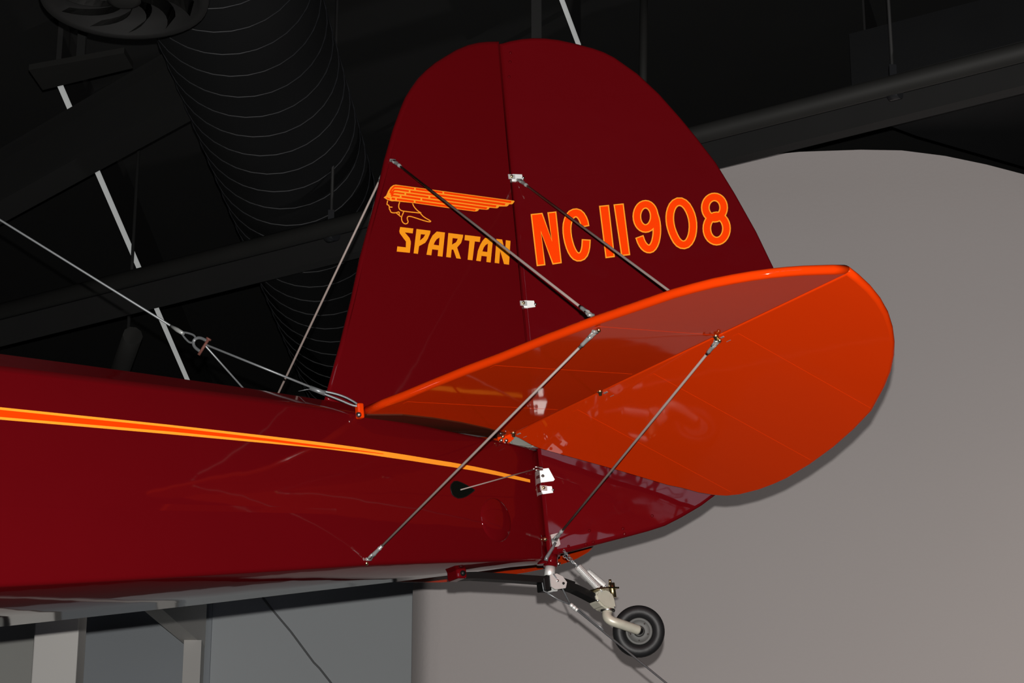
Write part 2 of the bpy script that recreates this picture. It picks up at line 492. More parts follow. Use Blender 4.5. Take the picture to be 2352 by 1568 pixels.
def lerp1(x, X, Y):
    if x <= X[0]: return Y[0]
    for i in range(len(X) - 1):
        if x <= X[i + 1]:
            return Y[i] + (Y[i + 1] - Y[i]) * (x - X[i]) / (X[i + 1] - X[i])
    return Y[-1]
ST = [-3.4, -2.8, -2.2, -1.68, -1.45, -1.23, -0.945, -0.66, -0.5, -0.36, -0.2, -0.055, -0.026]
HW = [0.44, 0.41, 0.37, 0.32, 0.294, 0.266, 0.228, 0.187, 0.155, 0.123, 0.08, 0.035, 0.024]
ZT = [0.055, 0.047, 0.036, 0.0245, 0.0185, 0.013, 0.0055, -0.004, -0.014, -0.022, -0.028, -0.034, -0.036]
ZB = [-0.59, -0.565, -0.535, -0.494, -0.4755, -0.456, -0.430, -0.4025, -0.389, -0.3775, -0.364, -0.3505, -0.347]
KM = [0.20] * 8 + [0.12, 0.05, 0.02, 0.0, 0.0]
ZR = [zt + k * w * 1.75 for zt, k, w in zip(ZT, KM, HW)]
def hw(x): return lerp1(x, ST, HW)

bm = bmesh.new()
rings = []
for x, w, zt, zb, zr, km in zip(ST, HW, ZT, ZB, ZR, KM):
    r = min(0.012, w * 0.4)
    half = []
    half.append((0.0, zr))
    sl = km / 0.28
    half.append((w * 0.72, zt + km * w))
    half.append((w - r * 1.2, zt + sl * r * 1.2))
    half.append((w - r * 0.35, zt - r * 0.1))
    half.append((w, zt - r * 0.9))
    half.append((w, zb + r))
    half.append((w - r * 0.3, zb + r * 0.3))
    half.append((w - r, zb))
    half.append((0.0, zb - 0.006))
    loop = half + [(-a, b) for a, b in half[-2:0:-1]]
    rings.append([bm.verts.new((x, a, b)) for a, b in loop])
nl = len(rings[0])
for a, b in zip(rings[:-1], rings[1:]):
    for k in range(nl):
        f = bm.faces.new((a[k], a[(k + 1) % nl], b[(k + 1) % nl], b[k]))
        f.smooth = k not in (0, 1, nl - 1, nl - 2)
bm.faces.new(rings[0]); bm.faces.new(rings[-1][::-1])
FUS = obj('fuselage', bm, MAROON, AIR)

GT = [(-3.4,-0.035),(-2.6,-0.051),(-1.6678,-0.0705),(-1.4433,-0.0755),(-1.2081,-0.0801),(-0.9442,-0.087),(-0.778,-0.0916),(-0.5873,-0.1001),(-0.4131,-0.1075),(-0.2868,-0.112),(-0.1776,-0.1189),(-0.0675,-0.1274)]
GB = [(-3.4,-0.09),(-2.6,-0.095),(-1.669,-0.1004),(-1.4447,-0.1023),(-1.2095,-0.1037),(-0.9456,-0.1062),(-0.7793,-0.1076),(-0.5887,-0.1147),(-0.4145,-0.1206),(-0.2883,-0.1241),(-0.1789,-0.1299),(-0.0686,-0.136)]
OT = [(-3.4,-0.046),(-2.6,-0.060),(-1.6681,-0.0768),(-1.4436,-0.0819),(-1.2084,-0.0861),(-0.9447,-0.094),(-0.7788,-0.1005),(-0.5879,-0.1065)]
OB = [(-3.4,-0.079),(-2.6,-0.086),(-1.6687,-0.0941),(-1.4443,-0.0959),(-1.2091,-0.0969),(-0.9452,-0.1008),(-0.7792,-0.1054),(-0.5881,-0.1080)]
def stripe(name, T, Bt, lift, m, side):
    x0, x1 = T[0][0], T[-1][0]
    xs = sorted(set([x0 + (x1 - x0) * i / 48 for i in range(49)] + [s for s in ST if x0 < s < x1]))
    vs, fs = [], []
    for x in xs:
        for L in (T, Bt):
            vs.append((x, side * (hw(x) + lift), lerp1(x, [p[0] for p in L], [p[1] for p in L])))
    for i in range(len(xs) - 1):
        fs.append((2 * i, 2 * i + 1, 2 * i + 3, 2 * i + 2))
    me = bpy.data.meshes.new(name); me.from_pydata(vs, [], fs)
    return link(name, me, m, FUS)
for s in (1, -1):
    stripe('gold_stripe', GT, GB, 0.0007, GOLD, s)['label'] = 'tapering gold stripe'
    stripe('orange_stripe', OT, OB, 0.0013, ORPAINT, s)['label'] = 'orange core of the stripe'
    stripe('seam_tape', [(-3.4, -0.31), (-1.5, -0.286), (-0.75, -0.262)], [(-3.4, -0.33), (-1.5, -0.304), (-0.75, -0.276)], 0.0006, MAROON, s)

def side_pt(x, z, s=1, lift=0.0): return Vector((x, s * (hw(x) + lift), z))
hole = [(-0.3701,-0.1794),(-0.366,-0.170),(-0.3555,-0.161),(-0.3432,-0.1592),(-0.326,-0.1625),(-0.3093,-0.1678),(-0.2847,-0.1765),(-0.2835,-0.179),(-0.30,-0.189),(-0.316,-0.198),(-0.330,-0.203),(-0.3453,-0.2054),(-0.358,-0.202),(-0.366,-0.1967)]
for s in (1, -1):
    bm = bmesh.new()
    bm.faces.new([bm.verts.new(side_pt(a, b, s, 0.0012)) for a, b in hole])
    obj('cable_opening', bm, HOLE, FUS)['label'] = 'black teardrop cable opening'
    bm = bmesh.new(); add_tube(bm, [side_pt(a, b, s, 0.0012) for a, b in hole], 0.0012, 6, False, True)
    obj('opening_rim', bm, BLACK, FUS)
    # shallow inspection blister
    bm = bmesh.new()
    prev = None
    for k in range(7):
        t = k / 6 * PI / 2
        row = []
        for j in range(36):
            an = 2 * PI * j / 36
            x = -0.2135 + 0.056 * math.cos(t) * math.cos(an); z = -0.253 + 0.060 * math.cos(t) * math.sin(an)
            row.append(bm.verts.new(side_pt(x, z, s, 0.009 * math.sin(t))))
        if prev:
            for j in range(36): bm.faces.new((prev[j], prev[(j + 1) % 36], row[(j + 1) % 36], row[j])).smooth = True
        prev = row
    bm.faces.new(prev)
    obj('inspection_blister', bm, MAROON_R, FUS)['label'] = 'shallow round maroon blister'

tube('sternpost', [(-0.028, 0, 0.005), (-0.028, 0, -0.355)], 0.0165, MAROON, AIR, 16)

# fin
FIN_O = [(-0.6584,0.0791),(-0.6008,0.2361),(-0.558,0.3608),(-0.5209,0.4834),(-0.4592,0.654),(-0.4211,0.774),(-0.385,0.8697),(-0.3559,0.9344),(-0.338,0.970),(-0.3168,1.0009),(-0.292,1.033),(-0.2638,1.0611),(-0.232,1.088),(-0.197,1.1117),(-0.16,1.136),(-0.1199,1.1562),(-0.085,1.1685),(-0.0544,1.1753),(-0.0115,1.1825),(-0.0115,0.6),(-0.0115,0.0),(-0.28,0.005),(-0.60,0.055)]
def rfin(a, b): return 0.013 + 0.006 * min(a, 0)
def ffin(a, b, n): return Vector((a, n, b))
FIN = slab('fin', FIN_O, rfin, ffin, MAROON, AIR)
# rudder
DR = R(27)
RUD_O = [(-0.0125,1.1745),(-0.001,1.1765),(0.023,1.1821),(0.0576,1.1866),(0.0919,1.1871),(0.1259,1.1841),(0.163,1.177),(0.198,1.1666),(0.2608,1.1448),(0.293,1.130),(0.3223,1.111),(0.3819,1.0584),(0.4397,0.9905),(0.4958,0.9097),(0.5337,0.8497),(0.5807,0.7707),(0.6253,0.673),(0.6735,0.5549),(0.7117,0.4416),(0.728,0.34),(0.725,0.22),(0.69,0.09),(0.62,-0.04),(0.545,-0.135),(0.4742,-0.1959),(0.4297,-0.2238),(0.3719,-0.2519),(0.3224,-0.2725),(0.2734,-0.284),(0.2234,-0.2935),(0.1313,-0.3101),(0.0554,-0.3236),(0.0262,-0.3274),(-0.0125,-0.3290)]
def rrud(a, b): return 0.013 - 0.011 * max(a, 0)
cR, sR = math.cos(DR), math.sin(DR)
def frud(a, b, n): return Vector((a * cR - n * sR, a * sR + n * cR, b))
RUD = slab('rudder', RUD_O, rrud, frud, MAROON_R, AIR, 8)

def tape(parent, m, fn, rfn, p, q, w=0.028):
    d = Vector((q[0] - p[0], q[1] - p[1])).normalized(); s = Vector((-d.y, d.x)) * w / 2
    pts = [(p[0] - s.x, p[1] - s.y), (q[0] - s.x, q[1] - s.y), (q[0] + s.x, q[1] + s.y), (p[0] + s.x, p[1] + s.y)]
    bm = bmesh.new()
    for sg in (1, -1):
        prism(bm, pts, lambda a, b, n: fn(a, b, sg * (rfn(a, b) + n)), -0.0004, 0.0004)
    return obj('rib_tape', bm, m, parent)
for z, a, b in ((0.40, -0.53, -0.03), (0.765, -0.40, -0.03), (1.02, -0.28, -0.03)):
    tape(FIN, MAROON, ffin, rfin, (a, z), (b, z), 0.02)
for p, q in (((0.03, 0.765), (0.56, 0.765)), ((0.03, 0.42), (0.69, 0.42)), ((0.03, 1.0), (0.41, 1.0)), ((0.03, 0.10), (0.66, 0.10)), ((0.03, -0.10), (0.33, -0.235))):
    tape(RUD, MAROON_R, frud, rrud, p, q, 0.02)

for u, z in ((0.1122,-0.2709),(0.2051,-0.272),(0.2078,-0.287),(0.2892,-0.243),(0.0507,-0.3099),(0.0985,-0.3085),(0.1194,-0.304),(0.0206,1.1417),(0.0169,1.1136),(0.010,1.0684)):  # small domes added to catch flash glints on the rudder
    bm = bmesh.new(); add_lathe(bm, [(0, 0.0014), (0.0016, 0.0012), (0.003, 0.0007), (0.0042, 0), (0, 0)], frud(u, z, rrud(u, z)), frud(0, 0, 1), 12)
    obj('glint_dome', bm, MAROON_R, RUD)
PAINT = [GOLD, ORPAINT, DEEPGOLD]
REG=[
(0,1,[[(0.0341,0.6497),(0.068,0.6512),(0.0866,0.5702),(0.082,0.6516),(0.1078,0.6528),(0.1088,0.4986),(0.0823,0.4962),(0.0589,0.5917),(0.0621,0.4956),(0.0371,0.4945)]]),
(0,1,[[(0.2309,0.6613),(0.2598,0.6623),(0.2609,0.5065),(0.234,0.5047)]]),
(0,1,[[(0.2726,0.6628),(0.302,0.664),(0.3052,0.5091),(0.2791,0.5081)]]),
(0,1,[[(0.1979,0.6031),(0.1974,0.6081),(0.1964,0.6194),(0.1931,0.6315),(0.1873,0.6438),(0.1787,0.6533),(0.1671,0.6581),(0.1552,0.6577),(0.1433,0.6523),(0.1339,0.6422),(0.1271,0.6293),(0.1226,0.6161),(0.1202,0.6024),(0.1193,0.588),(0.1198,0.5727),(0.1215,0.557),(0.1246,0.5409),(0.1288,0.5271),(0.1344,0.5154),(0.1418,0.5062),(0.1519,0.5006),(0.1634,0.5001),(0.1753,0.5046),(0.1845,0.5143),(0.1903,0.5267),(0.1942,0.5404),(0.1965,0.5554),(0.1976,0.5625),(0.1721,0.5658),(0.171,0.5587),(0.169,0.5454),(0.1662,0.5356),(0.1633,0.5295),(0.1615,0.5275),(0.1603,0.527),(0.1597,0.5271),(0.1588,0.5275),(0.1563,0.5307),(0.1529,0.5379),(0.1497,0.5484),(0.1471,0.5622),(0.1455,0.5756),(0.1452,0.5884),(0.1459,0.6),(0.1477,0.61),(0.1507,0.6189),(0.1547,0.6264),(0.1579,0.6298),(0.1601,0.6308),(0.1617,0.6309),(0.1632,0.6303),(0.1656,0.6276),(0.1688,0.6209),(0.1708,0.6134),(0.1716,0.6046),(0.1721,0.5996)]]),
(0,1,[[(0.4708,0.6707),(0.4836,0.6629),(0.4928,0.6512),(0.4993,0.6365),(0.5035,0.6223),(0.5057,0.6078),(0.5063,0.5934),(0.5052,0.5793),(0.5028,0.5657),(0.499,0.5523),(0.4933,0.5398),(0.4854,0.5282),(0.4748,0.5196),(0.4618,0.516),(0.4493,0.5182),(0.4386,0.5257),(0.4307,0.5367),(0.4251,0.5501),(0.4209,0.5635),(0.418,0.5776),(0.4164,0.5909),(0.4162,0.6036),(0.4173,0.6163),(0.4198,0.6292),(0.4244,0.642),(0.4315,0.655),(0.442,0.6653),(0.456,0.6717)],[(0.4622,0.6451),(0.4665,0.6425),(0.4712,0.6365),(0.4757,0.6263),(0.479,0.6152),(0.4808,0.6039),(0.4812,0.5927),(0.4804,0.5814),(0.4784,0.5705),(0.4756,0.5604),(0.4718,0.552),(0.4675,0.5457),(0.4642,0.543),(0.4618,0.5424),(0.4597,0.5427),(0.4565,0.545),(0.4526,0.5504),(0.4485,0.5602),(0.4451,0.5713),(0.4426,0.583),(0.4414,0.5939),(0.4412,0.6038),(0.4421,0.6137),(0.4439,0.6232),(0.4471,0.6319),(0.4512,0.6394),(0.4553,0.6435),(0.4593,0.6453)]]),
(0,1,[[(0.5996,0.6316),(0.5976,0.622),(0.5939,0.613),(0.5886,0.6048),(0.5818,0.598),(0.5738,0.5929),(0.565,0.5899),(0.5558,0.5892),(0.5468,0.5911),(0.5388,0.5952),(0.532,0.6013),(0.5269,0.6089),(0.5234,0.6177),(0.5218,0.627),(0.522,0.6367),(0.5239,0.6463),(0.5276,0.6553),(0.5329,0.6635),(0.5397,0.6704),(0.5477,0.6755),(0.5566,0.6786),(0.5658,0.6792),(0.5747,0.6774),(0.5828,0.6732),(0.5896,0.6671),(0.5947,0.6594),(0.5982,0.6507),(0.5998,0.6413)],[(0.5745,0.6332),(0.5736,0.6287),(0.5719,0.6245),(0.5696,0.621),(0.5669,0.6183),(0.5641,0.6165),(0.5613,0.6155),(0.5587,0.6154),(0.5561,0.6159),(0.5536,0.6172),(0.5512,0.6193),(0.5492,0.6223),(0.5477,0.6261),(0.5469,0.6305),(0.547,0.6351),(0.5479,0.6396),(0.5496,0.6438),(0.5519,0.6473),(0.5546,0.65),(0.5574,0.6518),(0.5602,0.6528),(0.5629,0.653),(0.5655,0.6524),(0.568,0.6511),(0.5704,0.649),(0.5724,0.646),(0.5739,0.6422),(0.5746,0.6379)]]),
(0,1,[[(0.6007,0.5688),(0.5986,0.5582),(0.5947,0.5481),(0.5892,0.539),(0.5822,0.5312),(0.5738,0.5253),(0.5643,0.5217),(0.5544,0.5209),(0.5448,0.523),(0.5363,0.5278),(0.5293,0.5348),(0.5241,0.5434),(0.5207,0.5531),(0.5192,0.5635),(0.5195,0.5742),(0.5215,0.5848),(0.5253,0.5949),(0.5308,0.604),(0.5379,0.6119),(0.5463,0.6178),(0.5558,0.6215),(0.5657,0.6223),(0.5754,0.6202),(0.5839,0.6153),(0.5909,0.6083),(0.5961,0.5997),(0.5995,0.59),(0.601,0.5795)],[(0.5757,0.5705),(0.5745,0.5644),(0.5724,0.5588),(0.5696,0.5541),(0.5664,0.5506),(0.5631,0.5483),(0.5601,0.5472),(0.5573,0.5469),(0.5546,0.5475),(0.5519,0.5491),(0.5492,0.5518),(0.5468,0.5557),(0.5451,0.5606),(0.5443,0.5664),(0.5444,0.5725),(0.5456,0.5786),(0.5477,0.5842),(0.5505,0.5889),(0.5537,0.5924),(0.557,0.5947),(0.56,0.5959),(0.5628,0.5961),(0.5655,0.5955),(0.5682,0.594),(0.5709,0.5913),(0.5733,0.5874),(0.575,0.5824),(0.5759,0.5766)]]),
(0,1,[[(0.3979,0.6185),(0.396,0.6085),(0.3926,0.5989),(0.3877,0.5901),(0.3814,0.5825),(0.3737,0.5766),(0.3649,0.5729),(0.3555,0.572),(0.3464,0.5741),(0.3384,0.5789),(0.3321,0.5858),(0.3274,0.5941),(0.3244,0.6034),(0.3231,0.6133),(0.3233,0.6235),(0.3252,0.6336),(0.3285,0.6432),(0.3334,0.652),(0.3397,0.6596),(0.3474,0.6656),(0.3562,0.6693),(0.3657,0.6702),(0.3748,0.6681),(0.3828,0.6632),(0.3892,0.6563),(0.3938,0.648),(0.3968,0.6387),(0.3981,0.6287)],[(0.373,0.6202),(0.3719,0.6143),(0.37,0.609),(0.3675,0.6045),(0.3648,0.6012),(0.3622,0.5992),(0.36,0.5983),(0.3582,0.5981),(0.3565,0.5985),(0.3545,0.5997),(0.3523,0.6021),(0.3503,0.6056),(0.3488,0.6104),(0.3481,0.6159),(0.3482,0.6218),(0.3493,0.6277),(0.3512,0.6331),(0.3536,0.6375),(0.3564,0.6408),(0.359,0.6428),(0.3612,0.6438),(0.363,0.6439),(0.3647,0.6435),(0.3667,0.6423),(0.3688,0.64),(0.3709,0.6364),(0.3724,0.6317),(0.3731,0.6261)]]),
(0,1,[[(0.3734,0.6233),(0.3743,0.6183),(0.3761,0.6089),(0.377,0.5995),(0.377,0.5892),(0.3763,0.579),(0.3749,0.5688),(0.3726,0.5589),(0.3695,0.5492),(0.3662,0.5423),(0.3631,0.5379),(0.3616,0.5367),(0.3618,0.5367),(0.3617,0.5368),(0.36,0.5377),(0.3575,0.5403),(0.3547,0.5448),(0.3522,0.5514),(0.35,0.561),(0.3488,0.5662),(0.3245,0.5592),(0.3258,0.5539),(0.3284,0.5427),(0.3324,0.5323),(0.3377,0.5235),(0.3444,0.5166),(0.3529,0.5118),(0.3628,0.5105),(0.3728,0.5135),(0.3809,0.5205),(0.3874,0.5296),(0.3925,0.5403),(0.3965,0.5528),(0.3994,0.565),(0.4011,0.5773),(0.402,0.5895),(0.402,0.6019),(0.4009,0.6138),(0.3988,0.6245),(0.3979,0.6295)]]),
(1,2,[[(0.0376,0.6464),(0.0653,0.6475),(0.0875,0.5633),(0.0856,0.6483),(0.1045,0.6491),(0.1055,0.5018),(0.0849,0.4999),(0.058,0.5986),(0.0586,0.4989),(0.0403,0.4981)]]),
(1,2,[[(0.2344,0.6579),(0.2564,0.6586),(0.2575,0.5098),(0.2373,0.5084)]]),
(1,2,[[(0.2761,0.6595),(0.2987,0.6604),(0.3017,0.5125),(0.2824,0.5117)]]),
(1,2,[[(0.1942,0.6061),(0.1941,0.6077),(0.1931,0.6187),(0.1899,0.6301),(0.1845,0.6417),(0.1767,0.6503),(0.1664,0.6546),(0.1558,0.6542),(0.1452,0.6493),(0.1366,0.6401),(0.1302,0.6279),(0.1259,0.6153),(0.1236,0.6021),(0.1227,0.588),(0.1231,0.573),(0.1249,0.5577),(0.1279,0.5419),(0.132,0.5285),(0.1372,0.5174),(0.144,0.5089),(0.1529,0.504),(0.163,0.5036),(0.1735,0.5076),(0.1817,0.5163),(0.1872,0.5278),(0.1909,0.541),(0.1932,0.5558),(0.1938,0.5594),(0.1749,0.5619),(0.1743,0.5583),(0.1723,0.5447),(0.1694,0.5345),(0.1661,0.5275),(0.1633,0.5245),(0.1607,0.5235),(0.1587,0.5236),(0.1566,0.5248),(0.1534,0.5287),(0.1498,0.5365),(0.1464,0.5474),(0.1437,0.5615),(0.1422,0.5752),(0.1418,0.5884),(0.1426,0.6003),(0.1444,0.6108),(0.1476,0.6202),(0.152,0.6285),(0.156,0.6327),(0.1595,0.6343),(0.1624,0.6344),(0.1652,0.6333),(0.1684,0.6297),(0.1719,0.6223),(0.1742,0.6142),(0.175,0.6051),(0.1751,0.6035)]]),
(1,2,[[(0.4696,0.6673),(0.4812,0.6601),(0.4899,0.6492),(0.4961,0.6351),(0.5001,0.6213),(0.5023,0.6072),(0.5029,0.5933),(0.5018,0.5796),(0.4995,0.5664),(0.4958,0.5534),(0.4904,0.5415),(0.4829,0.5305),(0.4733,0.5228),(0.4618,0.5195),(0.4507,0.5216),(0.441,0.5283),(0.4337,0.5385),(0.4282,0.5515),(0.4242,0.5646),(0.4213,0.5783),(0.4198,0.5913),(0.4196,0.6037),(0.4207,0.6159),(0.4231,0.6284),(0.4275,0.6406),(0.4342,0.6529),(0.4438,0.6624),(0.4564,0.6681)],[(0.4633,0.6486),(0.4688,0.6452),(0.4742,0.6385),(0.4789,0.6277),(0.4823,0.6162),(0.4841,0.6044),(0.4846,0.5928),(0.4837,0.5811),(0.4818,0.5699),(0.4788,0.5593),(0.4747,0.5504),(0.4699,0.5433),(0.4656,0.5398),(0.4618,0.5388),(0.4583,0.5394),(0.4541,0.5424),(0.4496,0.5486),(0.4453,0.5588),(0.4418,0.5702),(0.4393,0.5823),(0.438,0.5935),(0.4378,0.6038),(0.4387,0.6141),(0.4407,0.624),(0.444,0.6333),(0.4485,0.6416),(0.4535,0.6465),(0.4589,0.6489)]]),
(1,2,[[(0.5962,0.6318),(0.5944,0.6229),(0.5909,0.6146),(0.586,0.607),(0.5798,0.6008),(0.5725,0.5961),(0.5645,0.5934),(0.5562,0.5928),(0.5481,0.5944),(0.5408,0.5982),(0.5346,0.6038),(0.5299,0.6108),(0.5267,0.6188),(0.5252,0.6275),(0.5254,0.6365),(0.5272,0.6454),(0.5306,0.6538),(0.5355,0.6613),(0.5417,0.6676),(0.549,0.6723),(0.5571,0.6751),(0.5654,0.6756),(0.5735,0.674),(0.5808,0.6702),(0.587,0.6646),(0.5917,0.6576),(0.5949,0.6495),(0.5964,0.6408)],[(0.5779,0.633),(0.5769,0.6278),(0.5749,0.6229),(0.5722,0.6188),(0.5689,0.6155),(0.5654,0.6133),(0.5618,0.6121),(0.5583,0.6118),(0.5548,0.6125),(0.5516,0.6142),(0.5486,0.6169),(0.5461,0.6205),(0.5444,0.625),(0.5435,0.63),(0.5436,0.6353),(0.5447,0.6405),(0.5466,0.6454),(0.5494,0.6495),(0.5526,0.6528),(0.5561,0.655),(0.5597,0.6563),(0.5633,0.6565),(0.5667,0.6558),(0.57,0.6541),(0.573,0.6514),(0.5754,0.6478),(0.5772,0.6433),(0.578,0.6383)]]),
(1,2,[[(0.5973,0.569),(0.5953,0.559),(0.5917,0.5496),(0.5866,0.5411),(0.58,0.5339),(0.5723,0.5284),(0.5637,0.5252),(0.5548,0.5244),(0.5461,0.5263),(0.5384,0.5307),(0.532,0.5371),(0.5272,0.545),(0.524,0.5541),(0.5226,0.5639),(0.5228,0.574),(0.5248,0.584),(0.5284,0.5934),(0.5335,0.602),(0.54,0.6092),(0.5477,0.6147),(0.5563,0.618),(0.5653,0.6187),(0.574,0.6168),(0.5818,0.6124),(0.5882,0.606),(0.593,0.598),(0.5961,0.5889),(0.5976,0.5791)],[(0.5791,0.5702),(0.5778,0.5635),(0.5754,0.5574),(0.5722,0.5521),(0.5685,0.548),(0.5646,0.5452),(0.5607,0.5437),(0.5569,0.5434),(0.5533,0.5442),(0.5498,0.5462),(0.5465,0.5494),(0.5437,0.554),(0.5418,0.5596),(0.5408,0.566),(0.541,0.5728),(0.5423,0.5795),(0.5447,0.5856),(0.5479,0.5909),(0.5516,0.5951),(0.5555,0.5979),(0.5594,0.5994),(0.5632,0.5997),(0.5668,0.5989),(0.5704,0.5969),(0.5736,0.5936),(0.5764,0.589),(0.5783,0.5834),(0.5793,0.577)]]),
(1,2,[[(0.3945,0.6188),(0.3927,0.6093),(0.3895,0.6002),(0.385,0.592),(0.3792,0.585),(0.3722,0.5797),(0.3642,0.5763),(0.3559,0.5755),(0.3478,0.5774),(0.3406,0.5818),(0.3348,0.588),(0.3305,0.5957),(0.3278,0.6043),(0.3265,0.6137),(0.3267,0.6233),(0.3284,0.6328),(0.3316,0.6418),(0.3361,0.65),(0.342,0.6571),(0.349,0.6625),(0.3569,0.6658),(0.3653,0.6666),(0.3735,0.6647),(0.3806,0.6604),(0.3864,0.6541),(0.3907,0.6464),(0.3935,0.6377),(0.3947,0.6284)],[(0.3763,0.62),(0.3752,0.6135),(0.3731,0.6076),(0.3703,0.6025),(0.3671,0.5987),(0.3638,0.5961),(0.3607,0.5948),(0.3578,0.5946),(0.3551,0.5952),(0.3523,0.5969),(0.3496,0.5998),(0.3472,0.6041),(0.3455,0.6094),(0.3447,0.6156),(0.3448,0.6221),(0.346,0.6285),(0.3481,0.6344),(0.3509,0.6395),(0.3541,0.6434),(0.3574,0.6459),(0.3605,0.6472),(0.3633,0.6475),(0.3661,0.6469),(0.3689,0.6452),(0.3716,0.6422),(0.374,0.638),(0.3757,0.6326),(0.3765,0.6265)]]),
(1,2,[[(0.3773,0.6208),(0.3777,0.6192),(0.3795,0.6096),(0.3804,0.5998),(0.3804,0.5893),(0.3797,0.5787),(0.3782,0.5683),(0.3759,0.5581),(0.3726,0.548),(0.3691,0.5405),(0.3655,0.5356),(0.3631,0.5335),(0.362,0.5332),(0.3605,0.5334),(0.3578,0.5348),(0.3548,0.538),(0.3517,0.5431),(0.349,0.5502),(0.3467,0.5601),(0.3462,0.5619),(0.3286,0.5568),(0.3291,0.5549),(0.3316,0.5438),(0.3354,0.534),(0.3404,0.5258),(0.3465,0.5195),(0.3541,0.5152),(0.3626,0.514),(0.3713,0.5167),(0.3785,0.5229),(0.3845,0.5313),(0.3893,0.5415),(0.3933,0.5536),(0.3961,0.5655),(0.3978,0.5775),(0.3986,0.5895),(0.3986,0.6016),(0.3975,0.6132),(0.3955,0.6237),(0.3952,0.6253)]])]
NAME=[
(2,1,[[(-0.3927,0.5804),(-0.3517,0.5794),(-0.355,0.565),(-0.3795,0.5659),(-0.3662,0.5512),(-0.363,0.5408),(-0.3635,0.535),(-0.3691,0.5076),(-0.4097,0.5082),(-0.4064,0.5233),(-0.3802,0.5225),(-0.3783,0.5396),(-0.3843,0.5468),(-0.3957,0.5622),(-0.3965,0.5679)]]),
(2,1,[[(-0.3419,0.5789),(-0.2981,0.5775),(-0.2998,0.5702),(-0.3087,0.5529),(-0.3182,0.5406),(-0.3384,0.5293),(-0.3438,0.5067),(-0.3573,0.5072)],[(-0.3296,0.5648),(-0.316,0.5646),(-0.3221,0.5557),(-0.3338,0.5461)]]),
(2,1,[[(-0.2782,0.5768),(-0.2525,0.576),(-0.267,0.5044),(-0.2823,0.5051),(-0.279,0.5228),(-0.2978,0.5234),(-0.3019,0.5057),(-0.3172,0.5062),(-0.3086,0.5355),(-0.3016,0.5506),(-0.293,0.5639)],[(-0.2713,0.5599),(-0.2752,0.5363),(-0.2917,0.5375),(-0.2873,0.546),(-0.2803,0.5543)]]),
(2,1,[[(-0.2418,0.5756),(-0.1948,0.574),(-0.1966,0.566),(-0.2035,0.5498),(-0.2176,0.535),(-0.2087,0.5027),(-0.2232,0.5031),(-0.2304,0.5278),(-0.2359,0.5277),(-0.2407,0.5037),(-0.2554,0.5043)],[(-0.2295,0.5617),(-0.213,0.5611),(-0.2194,0.5505),(-0.2333,0.5422)]]),
(2,1,[[(-0.189,0.5741),(-0.1393,0.5727),(-0.143,0.5571),(-0.159,0.5577),(-0.172,0.5012),(-0.1875,0.5018),(-0.1761,0.5579),(-0.192,0.5586)]]),
(2,1,[[(-0.1244,0.5709),(-0.099,0.5704),(-0.1139,0.4992),(-0.1276,0.4997),(-0.1245,0.516),(-0.1416,0.5166),(-0.1458,0.5001),(-0.1603,0.5009),(-0.152,0.5305),(-0.1427,0.5488),(-0.134,0.5613)],[(-0.117,0.5548),(-0.1217,0.5294),(-0.1375,0.5301),(-0.1316,0.5419),(-0.1255,0.5492)]]),
(2,1,[[(-0.0878,0.571),(-0.0694,0.5705),(-0.0632,0.5355),(-0.0576,0.5695),(-0.0424,0.5687),(-0.0545,0.4973),(-0.0707,0.498),(-0.0794,0.5362),(-0.0864,0.4984),(-0.1008,0.4992)]])]
